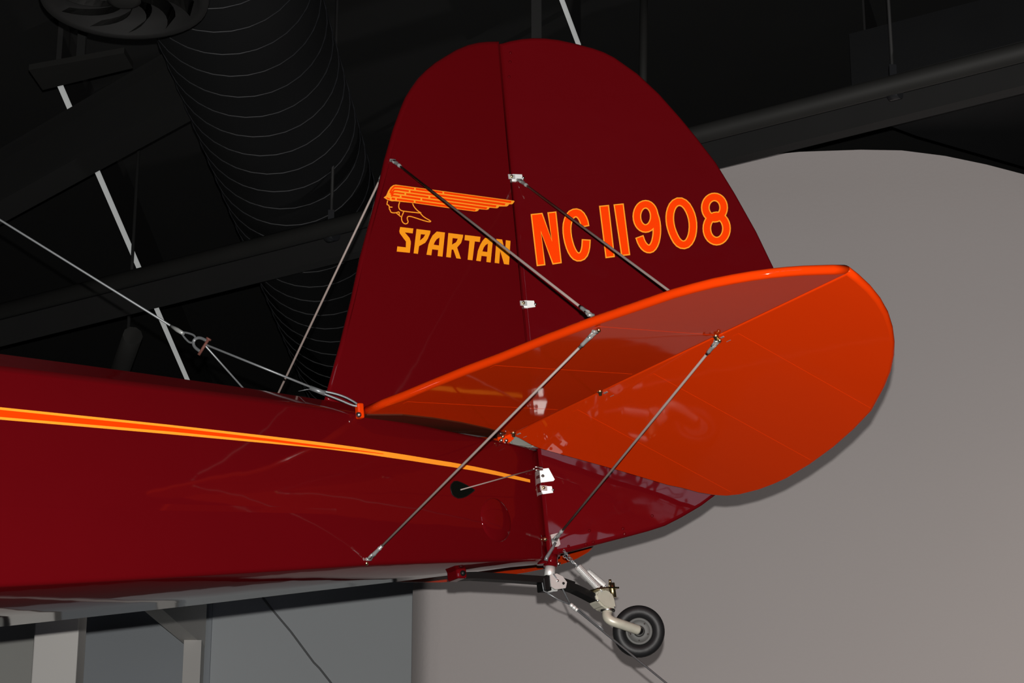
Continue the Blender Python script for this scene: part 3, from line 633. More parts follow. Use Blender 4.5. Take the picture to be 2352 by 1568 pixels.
EMB=[
(0,1,[[(-0.4369,0.6616),(-0.4285,0.6686),(-0.4211,0.6829),(-0.4128,0.6943),(-0.404,0.701),(-0.3955,0.7033),(-0.0178,0.6904),(-0.0168,0.6881),(-0.0245,0.6794),(-0.0355,0.6781),(-0.0393,0.6737),(-0.0439,0.6709),(-0.0692,0.6687),(-0.0717,0.6653),(-0.0763,0.6625),(-0.1013,0.6621),(-0.1046,0.6574),(-0.1096,0.6552),(-0.1355,0.6547),(-0.1392,0.6498),(-0.146,0.6469),(-0.1535,0.6464),(-0.2471,0.6498),(-0.3414,0.6541),(-0.4039,0.6543),(-0.4123,0.6532),(-0.4265,0.6562)]]),
(1,2,[[(-0.4136,0.6759),(-0.4125,0.6782),(-0.4106,0.6826),(-0.4082,0.6863),(-0.4054,0.6897),(-0.4022,0.6926),(-0.3993,0.6947),(-0.3838,0.6955),(-0.3546,0.6944),(-0.3399,0.6938),(-0.3387,0.699),(-0.3534,0.6995),(-0.3829,0.7007),(-0.4005,0.6998),(-0.4054,0.6962),(-0.4091,0.6927),(-0.4125,0.6887),(-0.4154,0.6842),(-0.4175,0.6794),(-0.4185,0.6771)]]),
(1,2,[[(-0.3336,0.6992),(-0.2498,0.6962),(-0.2503,0.6903),(-0.3342,0.6933)]]),
(1,2,[[(-0.2443,0.696),(-0.0268,0.6884),(-0.0305,0.6821),(-0.2448,0.6901)]]),
(1,2,[[(-0.4115,0.6712),(-0.4105,0.6732),(-0.4084,0.6771),(-0.4062,0.6802),(-0.4033,0.683),(-0.4011,0.6857),(-0.4009,0.6861),(-0.3911,0.6865),(-0.3687,0.6856),(-0.3574,0.6851),(-0.3563,0.6899),(-0.3676,0.6903),(-0.3902,0.6912),(-0.4037,0.6907),(-0.4053,0.6877),(-0.4069,0.6857),(-0.4099,0.6828),(-0.4127,0.6789),(-0.4149,0.6746),(-0.416,0.6726)]]),
(1,2,[[(-0.3512,0.6902),(-0.276,0.6876),(-0.2765,0.6816),(-0.3517,0.6843)]]),
(1,2,[[(-0.2705,0.6874),(-0.0474,0.6794),(-0.0511,0.6731),(-0.271,0.6814)]]),
(1,2,[[(-0.4101,0.6681),(-0.4089,0.6697),(-0.4065,0.6729),(-0.4047,0.676),(-0.4045,0.6768),(-0.3975,0.6774),(-0.3804,0.6767),(-0.3717,0.6763),(-0.3707,0.6807),(-0.3794,0.681),(-0.3968,0.6818),(-0.4078,0.6808),(-0.409,0.677),(-0.4103,0.6747),(-0.4125,0.6717),(-0.4137,0.6702)]]),
(1,2,[[(-0.3655,0.6812),(-0.2958,0.6787),(-0.2963,0.6728),(-0.3661,0.6753)]]),
(1,2,[[(-0.2903,0.6785),(-0.0777,0.6708),(-0.0814,0.6645),(-0.2908,0.6726)]]),
(1,2,[[(-0.4113,0.6653),(-0.4106,0.6661),(-0.4094,0.6676),(-0.4088,0.6681),(-0.409,0.668),(-0.4037,0.668),(-0.3927,0.6674),(-0.3871,0.6672),(-0.386,0.6719),(-0.3915,0.6722),(-0.4026,0.6727),(-0.4092,0.6728),(-0.4111,0.672),(-0.4128,0.6704),(-0.4144,0.6686),(-0.4151,0.6677)]]),
(1,2,[[(-0.3809,0.6723),(-0.3218,0.6701),(-0.3223,0.6642),(-0.3814,0.6664)]]),
(1,2,[[(-0.3163,0.6699),(-0.1089,0.6622),(-0.1125,0.656),(-0.3169,0.664)]]),
(1,2,[[(-0.4124,0.664),(-0.4016,0.6636),(-0.4021,0.6577),(-0.4129,0.6581)]]),
(1,2,[[(-0.3962,0.6634),(-0.3435,0.6614),(-0.344,0.6555),(-0.3968,0.6575)]]),
(1,2,[[(-0.3381,0.6612),(-0.1464,0.6539),(-0.15,0.6477),(-0.3386,0.6553)]]),
(1,2,[[(-0.4296,0.6631),(-0.4182,0.6608),(-0.4186,0.6569),(-0.4273,0.659)]]),
(0,1,[[(-0.4267,0.6545),(-0.4272,0.6528),(-0.4282,0.6493),(-0.4291,0.6462),(-0.43,0.6429),(-0.4284,0.6404),(-0.4254,0.6399),(-0.4241,0.6388),(-0.4235,0.6367),(-0.4234,0.6344),(-0.4238,0.6315),(-0.4233,0.6288),(-0.422,0.6268),(-0.4211,0.6248),(-0.4203,0.622),(-0.4183,0.6197),(-0.4153,0.6186),(-0.4108,0.6184),(-0.4046,0.6189),(-0.3987,0.6205),(-0.3943,0.6225),(-0.3934,0.622),(-0.394,0.6177),(-0.3943,0.6151),(-0.3912,0.6153),(-0.3909,0.6178),(-0.3901,0.6237),(-0.3937,0.6259),(-0.3994,0.6232),(-0.4046,0.6218),(-0.4103,0.6213),(-0.4142,0.6215),(-0.4162,0.6223),(-0.4174,0.6236),(-0.4181,0.6261),(-0.4191,0.6285),(-0.4203,0.6302),(-0.4207,0.6321),(-0.4202,0.6347),(-0.4204,0.6376),(-0.4212,0.6407),(-0.4235,0.6426),(-0.4262,0.6431),(-0.4267,0.6438),(-0.4261,0.6459),(-0.4252,0.649),(-0.4242,0.6525),(-0.4237,0.6542)]]),
(0,1,[[(-0.4219,0.6344),(-0.4123,0.6345),(-0.4118,0.6374),(-0.4213,0.6374)]]),
(0,1,[[(-0.4027,0.6194),(-0.3891,0.609),(-0.3869,0.6114),(-0.4005,0.6218)]]),
(0,1,[[(-0.3894,0.6536),(-0.3906,0.6509),(-0.3928,0.6456),(-0.3939,0.6404),(-0.3936,0.6357),(-0.3921,0.6319),(-0.3893,0.6291),(-0.3856,0.6272),(-0.3809,0.6262),(-0.3648,0.6255),(-0.3371,0.6252),(-0.3233,0.625),(-0.3227,0.628),(-0.3365,0.6282),(-0.3641,0.6285),(-0.3799,0.6291),(-0.384,0.63),(-0.3871,0.6316),(-0.3893,0.6338),(-0.3905,0.6368),(-0.3907,0.6407),(-0.3898,0.6452),(-0.3876,0.6503),(-0.3865,0.6529)]]),
(0,1,[[(-0.3493,0.6518),(-0.3484,0.6495),(-0.3465,0.6447),(-0.3431,0.6397),(-0.3384,0.6346),(-0.333,0.6303),(-0.327,0.6269),(-0.324,0.6252),(-0.322,0.6278),(-0.325,0.6295),(-0.3309,0.6328),(-0.336,0.6369),(-0.3405,0.6417),(-0.3436,0.6463),(-0.3454,0.6509),(-0.3463,0.6533)]]),
(0,1,[[(-0.3265,0.6239),(-0.3241,0.6215),(-0.3192,0.6167),(-0.3113,0.6118),(-0.3007,0.6071),(-0.2975,0.6049),(-0.2973,0.6051),(-0.3,0.6046),(-0.3051,0.6048),(-0.3149,0.6065),(-0.3293,0.6096),(-0.3403,0.6121),(-0.348,0.6138),(-0.3548,0.615),(-0.3607,0.6155),(-0.3656,0.6145),(-0.3688,0.6117),(-0.3701,0.6079),(-0.3697,0.6037),(-0.3691,0.6005),(-0.3683,0.5984),(-0.3687,0.5965),(-0.3701,0.5943),(-0.3722,0.5929),(-0.3752,0.5922),(-0.3782,0.5927),(-0.3813,0.5947),(-0.3833,0.5975),(-0.3845,0.6011),(-0.3849,0.6048),(-0.3845,0.6084),(-0.3825,0.6138),(-0.3785,0.6213),(-0.3765,0.6252),(-0.3793,0.6261),(-0.3813,0.6222),(-0.3854,0.6145),(-0.3876,0.6085),(-0.388,0.6043),(-0.3876,0.6001),(-0.3863,0.5958),(-0.3837,0.5924),(-0.3799,0.5899),(-0.3757,0.5892),(-0.3713,0.5902),(-0.3679,0.5925),(-0.3657,0.5958),(-0.3651,0.5991),(-0.366,0.6017),(-0.3666,0.6046),(-0.3669,0.6081),(-0.3661,0.6103),(-0.3644,0.6118),(-0.3611,0.6125),(-0.3557,0.6121),(-0.3491,0.611),(-0.3415,0.6092),(-0.3305,0.6067),(-0.3161,0.6036),(-0.306,0.6019),(-0.3003,0.6017),(-0.296,0.6024),(-0.2928,0.6056),(-0.2987,0.6097),(-0.3093,0.6144),(-0.3169,0.6191),(-0.3216,0.6237),(-0.324,0.6261)]])]

d = decal('registration_number', REG, lambda a, b, l: frud(a, b, rrud(a, b) + l), 0.0006, PAINT, RUD)
d['label'] = 'orange registration NC11908 edged in gold'
d = decal('name_lettering', NAME, lambda a, b, l: ffin(a, b, rfin(a, b) + l), 0.0006, PAINT, FIN)
d['label'] = 'gold capital name lettering'
d = decal('winged_head_emblem', EMB, lambda a, b, l: ffin(a, b, rfin(a, b) + l), 0.0006, PAINT, FIN)
d['label'] = 'orange winged helmet head emblem outlined in gold'

# stabilizers and elevators
STAB_O = [(-0.652,0.196),(-0.640,0.28),(-0.624,0.36),(-0.604,0.50),(-0.585,0.62),(-0.5605,0.735),(-0.531,0.92),(-0.500,1.07),(-0.461,1.215),(-0.436,1.31),(-0.414,1.36),(-0.390,1.405),(-0.362,1.442),(-0.332,1.475),(-0.30,1.502),(-0.268,1.523),(-0.235,1.540),(-0.20,1.553),(-0.168,1.564),(-0.131,1.572),(-0.131,0.9),(-0.131,0.035),(-0.22,0.055)]
XH = -0.124; DE = R(24.68)
ELV_O = [(-0.009,0.052),(0.0227,0.0600),(0.0691,0.0574),(0.0971,0.0641),(0.2849,0.1673),(0.4171,0.2327),(0.4455,0.2561),(0.4874,0.2793),(0.5188,0.3087),(0.5406,0.3407),(0.5546,0.3842),(0.5639,0.4632),(0.5640,0.53),(0.5609,0.5889),(0.5426,0.7157),(0.5143,0.853),(0.4799,0.9808),(0.4422,1.0971),(0.3832,1.219),(0.3424,1.2931),(0.298,1.3588),(0.2607,1.4058),(0.2165,1.4526),(0.1692,1.4935),(0.1198,1.5255),(0.075,1.5461),(0.0326,1.5585),(-0.009,1.566)]
cE, sE = math.cos(DE), math.sin(DE)
def rst(a, b): return 0.0115
def relv(a, b): return 0.011 - 0.011 * max(a, 0)
for s in (1, -1):
    fst = lambda a, b, n, s=s: Vector((a, s * b, n))
    fel = lambda a, b, n, s=s: Vector((XH + a * cE + n * sE, s * b, -a * sE + n * cE))
    STB = slab('stabilizer', STAB_O, rst, fst, ORANGE, AIR, 8)
    STB['label'] = 'near orange stabilizer, seen from below' if s == 1 else 'far orange stabilizer behind the fuselage'
    ELV = slab('elevator', ELV_O, relv, fel, ORANGE, AIR, 6)
    ELV['label'] = 'near orange elevator, drooped' if s == 1 else 'far orange elevator, its edge showing under the fuselage'
    for y, a in ((0.331, -0.60), (0.692, -0.55), (1.052, -0.48)):
        tape(STB, ORANGE, fst, rst, (a, y), (-0.15, y), 0.022)
    for y, b in ((0.3626, 0.53), (0.727, 0.525), (1.096, 0.43)):
        tape(ELV, ORANGE, fel, relv, (0.02, y), (b, y), 0.026)
    # dark brown strip along the root, under the stabilizer
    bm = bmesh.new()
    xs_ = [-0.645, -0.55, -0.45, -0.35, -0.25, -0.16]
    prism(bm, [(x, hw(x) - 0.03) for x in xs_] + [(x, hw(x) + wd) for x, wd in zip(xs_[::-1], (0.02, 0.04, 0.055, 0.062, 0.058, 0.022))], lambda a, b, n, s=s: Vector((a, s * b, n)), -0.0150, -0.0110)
    obj('root_strip', bm, ROOT_BROWN, STB)['label'] = 'dark brown strip at the root'
    # stabilizer root fitting with its bolt
    bm = bmesh.new()
    add_box(bm, (-0.660, s * 0.196, -0.002), (0.018, 0.020, 0.040), bevel=0.004)
    obj('root_fitting', bm, ORANGE, STB)
    bm = bmesh.new(); add_lathe(bm, [(0, 0.004), (0.005, 0.0035), (0.0075, 0), (0.0075, -0.014), (0, -0.014)], (-0.668, s * 0.2045, -0.014), (-0.55, s * 0.8, -0.2), 16)
    obj('root_bolt', bm, STEEL, STB)
    # elevator hinge clips
    for y in (0.532, 1.055, 0.09):
        x = -0.124
        bm = bmesh.new()
        add_box(bm, (x + 0.012, s * y, -0.0135), (0.022, 0.017, 0.0025), bevel=0.0008)
        add_box(bm, (x + 0.022, s * (y + 0.001), -0.018), (0.003, 0.017, 0.008))
        hb = obj('hinge_clip', bm, DULLZ, AIR)
        bm = bmesh.new(); add_lathe(bm, [(0, -0.012), (0.004, -0.011), (0.005, -0.004), (0.008, -0.003), (0.008, 0.002), (0, 0.002)], (x - 0.014, s * y, -0.0115), (0, 0, 1), 14)
        obj('bolt', bm, BRASS, hb)

# rudder hinge brackets
def bracket(z, y0=0.0125):
    bm = bmesh.new()
    prism(bm, [(-0.030, z + 0.006), (-0.008, z + 0.006), (-0.008, z - 0.008), (-0.029, z - 0.008)], lambda a, b, n: Vector((a, n, b)), y0, y0 + 0.0027)
    hb = obj('hinge_bracket', bm, ZINC, AIR)
    bm = bmesh.new()
    prism(bm, [(-0.007, z + 0.009), (0.020, z + 0.006), (0.022, z - 0.012), (-0.006, z - 0.014)], lambda a, b, n: frud(a, b, n), 0.0135, 0.0165)
    add_tube(bm, [frud(-0.006, z + 0.008, 0.003), frud(-0.006, z - 0.013, 0.003)], 0.013, 14)
    obj('clamp_plate', bm, ZINC, hb)
    bm = bmesh.new(); add_lathe(bm, [(0, 0.005), (0.003, 0.0045), (0.0045, 0.002), (0.0048, 0), (0, 0)], (-0.020, y0 + 0.0027, z), (0, 1, 0), 14)
    obj('bolt', bm, BRASS, hb)
    bm = bmesh.new(); add_lathe(bm, [(0, 0.006), (0.004, 0.005), (0.005, 0), (0, 0)], frud(0.022, z - 0.004, 0.012), frud(0.3, 0, 1), 12)
    obj('nut', bm, STEEL, hb)
for z, y in ((0.7625, 0.0125), (0.387, 0.0125), (-0.1465, 0.0265)): bracket(z, y)

# wires
def fitting(p, q, L=0.045, lug=True, parent=None):
    p = Vector(p); q = Vector(q); d = (q - p).normalized(); u, w, _ = basis(d)
    bm = bmesh.new()
    add_tube(bm, [p + d * L * .35, p + d * L * .62, p + d * L, p + d * (L + 0.006), p + d * (L + 0.0065), p + d * (L + 0.016)], [0.0062, 0.0052, 0.0046, 0.0056, 0.0042, 0.0040], 10)
    for k in (-1, 1):
        c = p + d * L * .2 + u * 0.0045 * k
        add_tube(bm, [c - d * L * .18, c + d * L * .3], 0.0032, 8)
    add_tube(bm, [p - u * 0.008, p + u * 0.008], 0.0042, 10)
    o = obj('wire_fitting', bm, DULLZ, parent)
    bm = bmesh.new(); add_lathe(bm, [(0, 0.005), (0.004, 0.004), (0.0052, 0), (0.0052, -0.004), (0, -0.004)], p + w * 0.004 - d * 0.012, w, 12)
    obj('bolt', bm, BRASS, parent)
    return o
def wire(p, q, r=0.0033, f1=True, f2=True, lbl=None):
    p = Vector(p); q = Vector(q)
    o = tube('bracing_wire', [p, q], r, WIRE, AIR, 8)
    if f1: fitting(p, q, parent=o)
    if f2: fitting(q, p, parent=o)
    if lbl: o['label'] = lbl
    return o
for s in (1, -1):
    wire((-0.402, s * 0.016, 0.772), (-0.486, s * 1.048, 0.020))
    wire((0.002, s * 0.020, 0.752), (-0.135, s * 1.05, 0.020))
    wire((-0.478, s * 1.047, -0.020), (-0.664, s * 0.192, -0.389))
    wire((-0.130, s * 1.047, -0.022), (0.000, s * 0.028, -0.292))

# rudder cables and horn
for s in (1, -1):
    e = Vector((-0.030, 0.046, -0.097)) if s == 1 else frud(0.0, -0.094, -0.03)
    o = tube('rudder_cable', [(-0.335, s * (hw(-0.335) + 0.001), -0.182), Vector(e) + Vector((-0.028, s * 0.004, -0.004))], 0.0019, WIRE, AIR, 6)
    bm = bmesh.new()
    c = Vector(e)
    add_tube(bm, [c + Vector((-0.032, s * .004, -0.003)), c + Vector((-0.024, s * .004, -0.0025))], [0.003, 0.004], 8)
    add_tube(bm, [c + Vector((-0.024, s * .004, 0.003)), c + Vector((0.002, 0, 0.004))], 0.0022, 6)
    add_tube(bm, [c + Vector((-0.024, s * .004, -0.006)), c + Vector((0.002, 0, -0.003))], 0.0022, 6)
    obj('clevis', bm, STEEL, o)
    bm = bmesh.new()
    prism(bm, [(-0.013, -0.090), (0.016, -0.089), (0.030, -0.122), (0.026, -0.126), (-0.013, -0.128)], lambda a, b, n: frud(a, b, s * n), 0.0145, 0.0175)
    ho = obj('control_horn', bm, ZINC, AIR)
    bm = bmesh.new()
    prism(bm, [(-0.012, 0.0145), (0.016, 0.0145), (0.004, 0.050), (-0.010, 0.052)], lambda a, b, n: frud(a, s * b, n), -0.0975, -0.0945)
    obj('horn_arm', bm, ZINC, ho)
    bm = bmesh.new()
    prism(bm, [(-0.013, 0.0145), (0.026, 0.0145), (0.008, 0.024), (-0.013, 0.024)], lambda a, b, n: frud(a, s * b, n), -0.128, -0.1255)
    obj('horn_foot', bm, ZINC, ho)
    bm = bmesh.new(); add_lathe(bm, [(0, 0.005), (0.004, 0.004), (0.005, 0), (0, 0)], frud(-0.002, -0.110, s * 0.0175), frud(0, 0, s), 12); obj('rivet', bm, STEEL, ho)

# elevator torque fairing and stabilizer jack in the gap above the fuselage
bm = bmesh.new()
prism(bm, [(-0.118, -0.006), (-0.098, 0.004), (-0.045, -0.018), (-0.045, -0.034), (-0.112, -0.036)], lambda a, b, n: Vector((a, n, b)), -0.035, 0.034)
bmesh.ops.bevel(bm, geom=bm.edges[:], offset=0.004, segments=2, affect='EDGES')
o = obj('torque_fairing', bm, HOOD, AIR); o['label'] = 'dark grey fairing in the gap at the elevator root'
bm = bmesh.new(); add_box(bm, (-0.030, 0.024, -0.028), (0.030, 0.020, 0.008), bevel=0.002); obj('pivot_clip', bm, ZINC, o)
o = tube('torque_tube', [(-0.124, -0.06, 0), (-0.124, 0.06, 0)], 0.010, ORANGE, AIR, 12)
bm = bmesh.new()
prism(bm, [(-0.165, -0.012), (-0.128, -0.005), (-0.112, -0.016), (-0.128, -0.028), (-0.160, -0.030)], lambda a, b, n: Vector((a, n, b)), 0.046, 0.050)
o = obj('jack_lug', bm, ORANGE, AIR)
for a, b, m in ((-0.150, -0.013, BRASS), (-0.156, -0.024, STEEL), (-0.140, -0.024, STEEL)):
    bm = bmesh.new(); add_lathe(bm, [(0, 0.008), (0.004, 0.007), (0.0055, 0.003), (0.0055, 0), (0, 0)], (a, 0.050, b), (0, 1, 0), 12); obj('bolt', bm, m, o)

# tail wheel group
bm = bmesh.new()
add_box(bm, (-0.300, 0.0, -0.384), (0.030, 0.058, 0.034), bevel=0.005)
CL = obj('spring_clamp', bm, MAROON, AIR)
bm = bmesh.new(); add_lathe(bm, [(0, 0.006), (0.006, 0.005), (0.008, 0), (0.008, -0.01), (0, -0.01)], (-0.298, 0.030, -0.388), (0, 1, 0), 14); obj('bolt', bm, BLACK, CL)

def leaf(name, pts, w, th, m, parent):
    bm = bmesh.new(); prev = None
    n = len(pts)
    for i, (x, z) in enumerate(pts):
        a = pts[max(i - 1, 0)]; b = pts[min(i + 1, n - 1)]
        d = Vector((b[0] - a[0], b[1] - a[1])).normalized(); nn = Vector((-d.y, d.x)) * th / 2
        row = [bm.verts.new((x + nn.x, -w / 2, z + nn.y)), bm.verts.new((x + nn.x, w / 2, z + nn.y)), bm.verts.new((x - nn.x, w / 2, z - nn.y)), bm.verts.new((x - nn.x, -w / 2, z - nn.y))]
        if prev:
            for k in range(4): bm.faces.new((prev[k], prev[(k + 1) % 4], row[(k + 1) % 4], row[k]))
        else: bm.faces.new(row[::-1])
        prev = row
    bm.faces.new(prev)
    return obj(name, bm, m, parent)
LF = leaf('tail_spring', [(-0.30, -0.392), (-0.25, -0.390), (-0.14, -0.394), (-0.03, -0.400), (0.03, -0.410), (0.065, -0.421), (0.10, -0.436), (0.13, -0.450), (0.168, -0.471)], 0.036, 0.018, BLACK, AIR)
leaf('short_leaf', [(-0.03, -0.390), (0.02, -0.396), (0.06, -0.408)], 0.036, 0.006, BLACK, LF)
bm = bmesh.new(); add_lathe(bm, [(0, -0.004), (0.004, -0.003), (0.0055, 0), (0, 0)], (0.128, 0.018, -0.456), (0, -1, 0), 12); obj('bolt', bm, STEEL, LF)

tube('post_socket', [(0.004, 0, -0.325), (-0.004, 0, -0.362)], [0.018, 0.019], MAROON, AIR, 18)
bm = bmesh.new(); add_tube(bm, [(0.012, 0, -0.300), (0.008, 0, -0.330)], 0.020, 18); obj('rudder_foot', bm, MAROON_R, AIR)
PT = tube('tail_post', [(-0.004, 0, -0.360), (-0.011, 0, -0.392)], 0.0145, ZINC, AIR, 20)
bm = bmesh.new(); add_lathe(bm, [(0, 0.004), (0.005, 0.003), (0.0065, 0), (0, 0)], (0.013, 0.018, -0.356), (0.2, 1, -0.2), 12); obj('nut', bm, STEEL, PT)
bm = bmesh.new()
prism(bm, [(-0.022, -0.388), (0.000, -0.384), (0.018, -0.392), (0.030, -0.408), (0.024, -0.424), (-0.010, -0.428), (-0.022, -0.420)], lambda a, b, n: Vector((a, n, b)), 0.020, 0.024)
prism(bm, [(-0.022, -0.388), (0.000, -0.384), (0.018, -0.392), (0.030, -0.408), (0.024, -0.424), (-0.010, -0.428), (-0.022, -0.420)], lambda a, b, n: Vector((a, n, b)), -0.024, -0.020)
PP = obj('pivot_plate', bm, ZINC, AIR)
for a, b in ((0.000, -0.404), (0.018, -0.411)):
    bm = bmesh.new(); add_lathe(bm, [(0, 0.003), (0.003, 0.0025), (0.004, 0), (0, 0)], (a, 0.024, b), (0, 1, 0), 12); obj('bolt', bm, STEEL if a < 0.01 else BLACK, PP)
bm = bmesh.new(); add_box(bm, (-0.030, 0, -0.412), (0.024, 0.040, 0.036), bevel=0.003); obj('rubber_block', bm, BLACK, PP)
tube('stirrup', [(-0.040, 0.014, -0.394), (-0.044, 0.014, -0.402), (-0.041, 0.014, -0.431), (-0.026, 0.014, -0.436), (-0.008, 0.014, -0.433)], 0.0016, GALV, PP, 6)

bm = bmesh.new()
prism(bm, [(0.118, -0.440), (0.128, -0.430), (0.150, -0.427), (0.172, -0.434), (0.180, -0.450), (0.182, -0.478), (0.160, -0.482), (0.140, -0.476), (0.122, -0.458)], lambda a, b, n: Vector((a, n, b)), -0.024, 0.026)
bmesh.ops.bevel(bm, geom=bm.edges[:], offset=0.005, segments=2, affect='EDGES')
CS = obj('swivel_casting', bm, CREAM, AIR)
bm = bmesh.new(); add_lathe(bm, [(0.0, 0.004), (0.020, 0.003), (0.021, 0), (0.020, -0.004), (0, -0.004)], (0.166, 0.004, -0.481), (0.1, 0, 1), 20); obj('collar', bm, STEEL, CS)
bm = bmesh.new(); prism(bm, [(0.112, -0.050), (0.150, -0.050), (0.205, -0.016), (0.205, 0.014), (0.150, 0.044), (0.112, 0.044)], lambda a, b, n: Vector((a, b, n + (a - 0.11) * 0.10)), -0.431, -0.4265); AR = obj('steering_arm', bm, BRASS, CS)
bm = bmesh.new(); add_tube(bm, [(0.192, 0.0, -0.445), (0.190, 0, -0.404)], 0.009, 12); add_tube(bm, [(0.186, 0.0, -0.404), (0.186, 0, -0.394)], 0.004, 8); obj('king_pin', bm, BRASS, CS)
bm = bmesh.new(); add_box(bm, (0.135, 0.024, -0.422), (0.014, 0.010, 0.010), bevel=0.002); obj('spring_anchor', bm, STEEL, CS)

WA = Vector((-math.sin(R(29)), math.cos(R(29)), -0.10)).normalized()
WC = Vector((0.264, 0.0, -0.539))
bm = bmesh.new()
add_tube(bm, smooth_pts([(0.168, 0.004, -0.478), (0.155, 0.012, -0.497), (0.158, 0.020, -0.512), (0.180, 0.030, -0.522), WC + WA * 0.034 + Vector((-0.004, 0, 0.002))], 2), [0.0165, 0.0165, 0.0165, 0.0165, 0.016, 0.016, 0.016, 0.0155, 0.0145, 0.0135, 0.0125, 0.0115, 0.011, 0.0105, 0.0095][:15] if False else 0.0135, 14)
FK = obj('swivel_arm', bm, CREAM, AIR)
prof = []
for k in range(25):
    a = 2 * PI * k / 24
    prof.append((0.0545 + 0.0178 * math.copysign(abs(math.cos(a)) ** 0.85, math.cos(a)), 0.0255 * math.copysign(abs(math.sin(a)) ** 0.85, math.sin(a))))
bm = bmesh.new(); add_lathe(bm, prof, WC, WA, 56)
bmesh.ops.remove_doubles(bm, verts=bm.verts[:], dist=1e-6)
TW = obj('tail_wheel', bm, RUBBER, AIR); TW['label'] = 'small black rubber tail wheel'
bm = bmesh.new(); add_lathe(bm, [(0.0, 0.014), (0.012, 0.016), (0.015, 0.010), (0.018, 0.0095), (0.030, 0.012), (0.036, 0.0175), (0.0378, 0.012), (0.0378, -0.012), (0.036, -0.0175), (0.018, -0.0095), (0.012, -0.016), (0, -0.014)], WC, WA, 40)
obj('hub', bm, ALU, TW)
u_, w_, _ = basis(WA)
for k in range(5):
    a = 2 * PI * k / 5 + 0.4
    bm = bmesh.new(); add_lathe(bm, [(0, 0.004), (0.0025, 0.003), (0.003, 0), (0, 0)], WC + WA * 0.0115 + (u_ * math.cos(a) + w_ * math.sin(a)) * 0.026, WA, 10); obj('hub_bolt', bm, STEEL, TW)
bm = bmesh.new(); add_lathe(bm, [(0, 0.046), (0.007, 0.044), (0.010, 0.036), (0.010, 0.014), (0.015, 0.013), (0.015, 0.010), (0, 0.010)], WC, WA, 18); obj('axle_nut', bm, BLACK, TW)

def coil(p, q, r, wr, turns, parent):
    p = Vector(p); q = Vector(q); d = (q - p); L = d.length; u, w, dd = basis(d)
    n = turns * 10
    pts = [p + d * (i / n) + (u * math.cos(2 * PI * i / 10) + w * math.sin(2 * PI * i / 10)) * r for i in range(n + 1)]
    bm = bmesh.new(); add_tube(bm, pts, wr, 5)
    for e, sg in ((p, -1), (q, 1)):
        add_tube(bm, smooth_pts([e + u * r, e + dd * sg * 0.004, e + dd * sg * 0.012 - u * 0.004, e + dd * sg * 0.016, e + dd * sg * 0.012 + u * 0.004], 1), wr, 5)
    return obj('steering_spring', bm, ZINC, parent)
sp = [((0.064, 0.032, -0.366), (0.124, 0.032, -0.424), (0.026, 0.026, -0.318)), ((0.136, -0.034, -0.366), (0.186, -0.034, -0.404), (0.06, -0.03, -0.322))]
for p, q, h in sp:
    o = coil(p, q, 0.0095, 0.00165, 22, AIR)
    bm = bmesh.new()
    p = Vector(p); h = Vector(h); d = (p - h); u, w, dd = basis(d)
    for k in range(2):
        pts = [h + d * (i / 24) + (u * math.cos(i * .8 + k * PI) + w * math.sin(i * .8 + k * PI)) * 0.0028 for i in range(24)]
        add_tube(bm, pts, 0.0013, 5)
    add_tube(bm, [p - dd * 0.024 + u * 0.006, p - dd * 0.016 + u * 0.010, p - dd * 0.006 + u * 0.006, p - dd * 0.010, p - dd * 0.024], 0.0022, 6)
    obj('twisted_wire', bm, GALV, o)

bm = bmesh.new()
prism(bm, [(-0.008, -0.2765), (0.016, -0.271), (0.020, -0.303), (0.012, -0.309), (-0.004, -0.311)], lambda a, b, n: Vector((a, n, b)), 0.0215, 0.0245)
o = obj('stern_plate', bm, ZINC, AIR)
bm = bmesh.new(); add_lathe(bm, [(0, 0.010), (0.005, 0.009), (0.0065, 0.004), (0.0065, 0), (0, 0)], (-0.028, 0.022, -0.290), (-0.3, 1, 0), 14); obj('bolt', bm, BRASS, o)
bm = bmesh.new(); add_tube(bm, [(0.001, 0.030, -0.300), (-0.010, 0.030, -0.315), (-0.032, 0.030, -0.342), (-0.034, 0.028, -0.350)], [0.004, 0.0045, 0.0055, 0.006], 8); obj('link_rod', bm, GALV, o)
bm = bmesh.new(); prism(bm, [(0.020, -0.290), (0.030, -0.289), (0.030, -0.306), (0.036, -0.312), (0.040, -0.330), (0.034, -0.331), (0.029, -0.315), (0.020, -0.300)], lambda a, b, n: Vector((a, n, b)), 0.018, 0.024); obj('rudder_lug', bm, GALV, o)

# ---------------------------------------------------------------- support cables
SH = Vector((-0.813, 6.126, 3.896))
FP = AM @ Vector((-0.664, 0.200, 0.012)); FS = AM @ Vector((-0.664, -0.200, 0.012))
SC = empty('suspension_cable', SH)
L = lambda v: Vector(v) - SH
TOPC = Vector((-6.05732681, 9.33798319, 8.2)); TOPC = SH + (TOPC - SH) * 0.993
up = (TOPC - SH).normalized()
tube('main_cable', [up * 0.065, L(TOPC)], 0.0030, GALV, SC, 8)
us, ws, ds = basis(up)
pl = (FP - SH).normalized(); side = up.cross(SH - Vector((0, 0, 1.6))).normalized()
bm = bmesh.new()
add_tube(bm, smooth_pts([up * 0.072, up * 0.05 + side * 0.008, up * 0.022 + side * 0.012, up * 0.012, up * 0.022 - side * 0.012, up * 0.05 - side * 0.008, up * 0.072], 2), 0.0028, 8)
obj('thimble_loop', bm, GALV, SC)
bm = bmesh.new(); add_tube(bm, [up * 0.062, up * 0.085, up * 0.115], [0.005, 0.006, 0.004], 10); obj('cable_sleeve', bm, DULLZ, SC)
bm = bmesh.new()
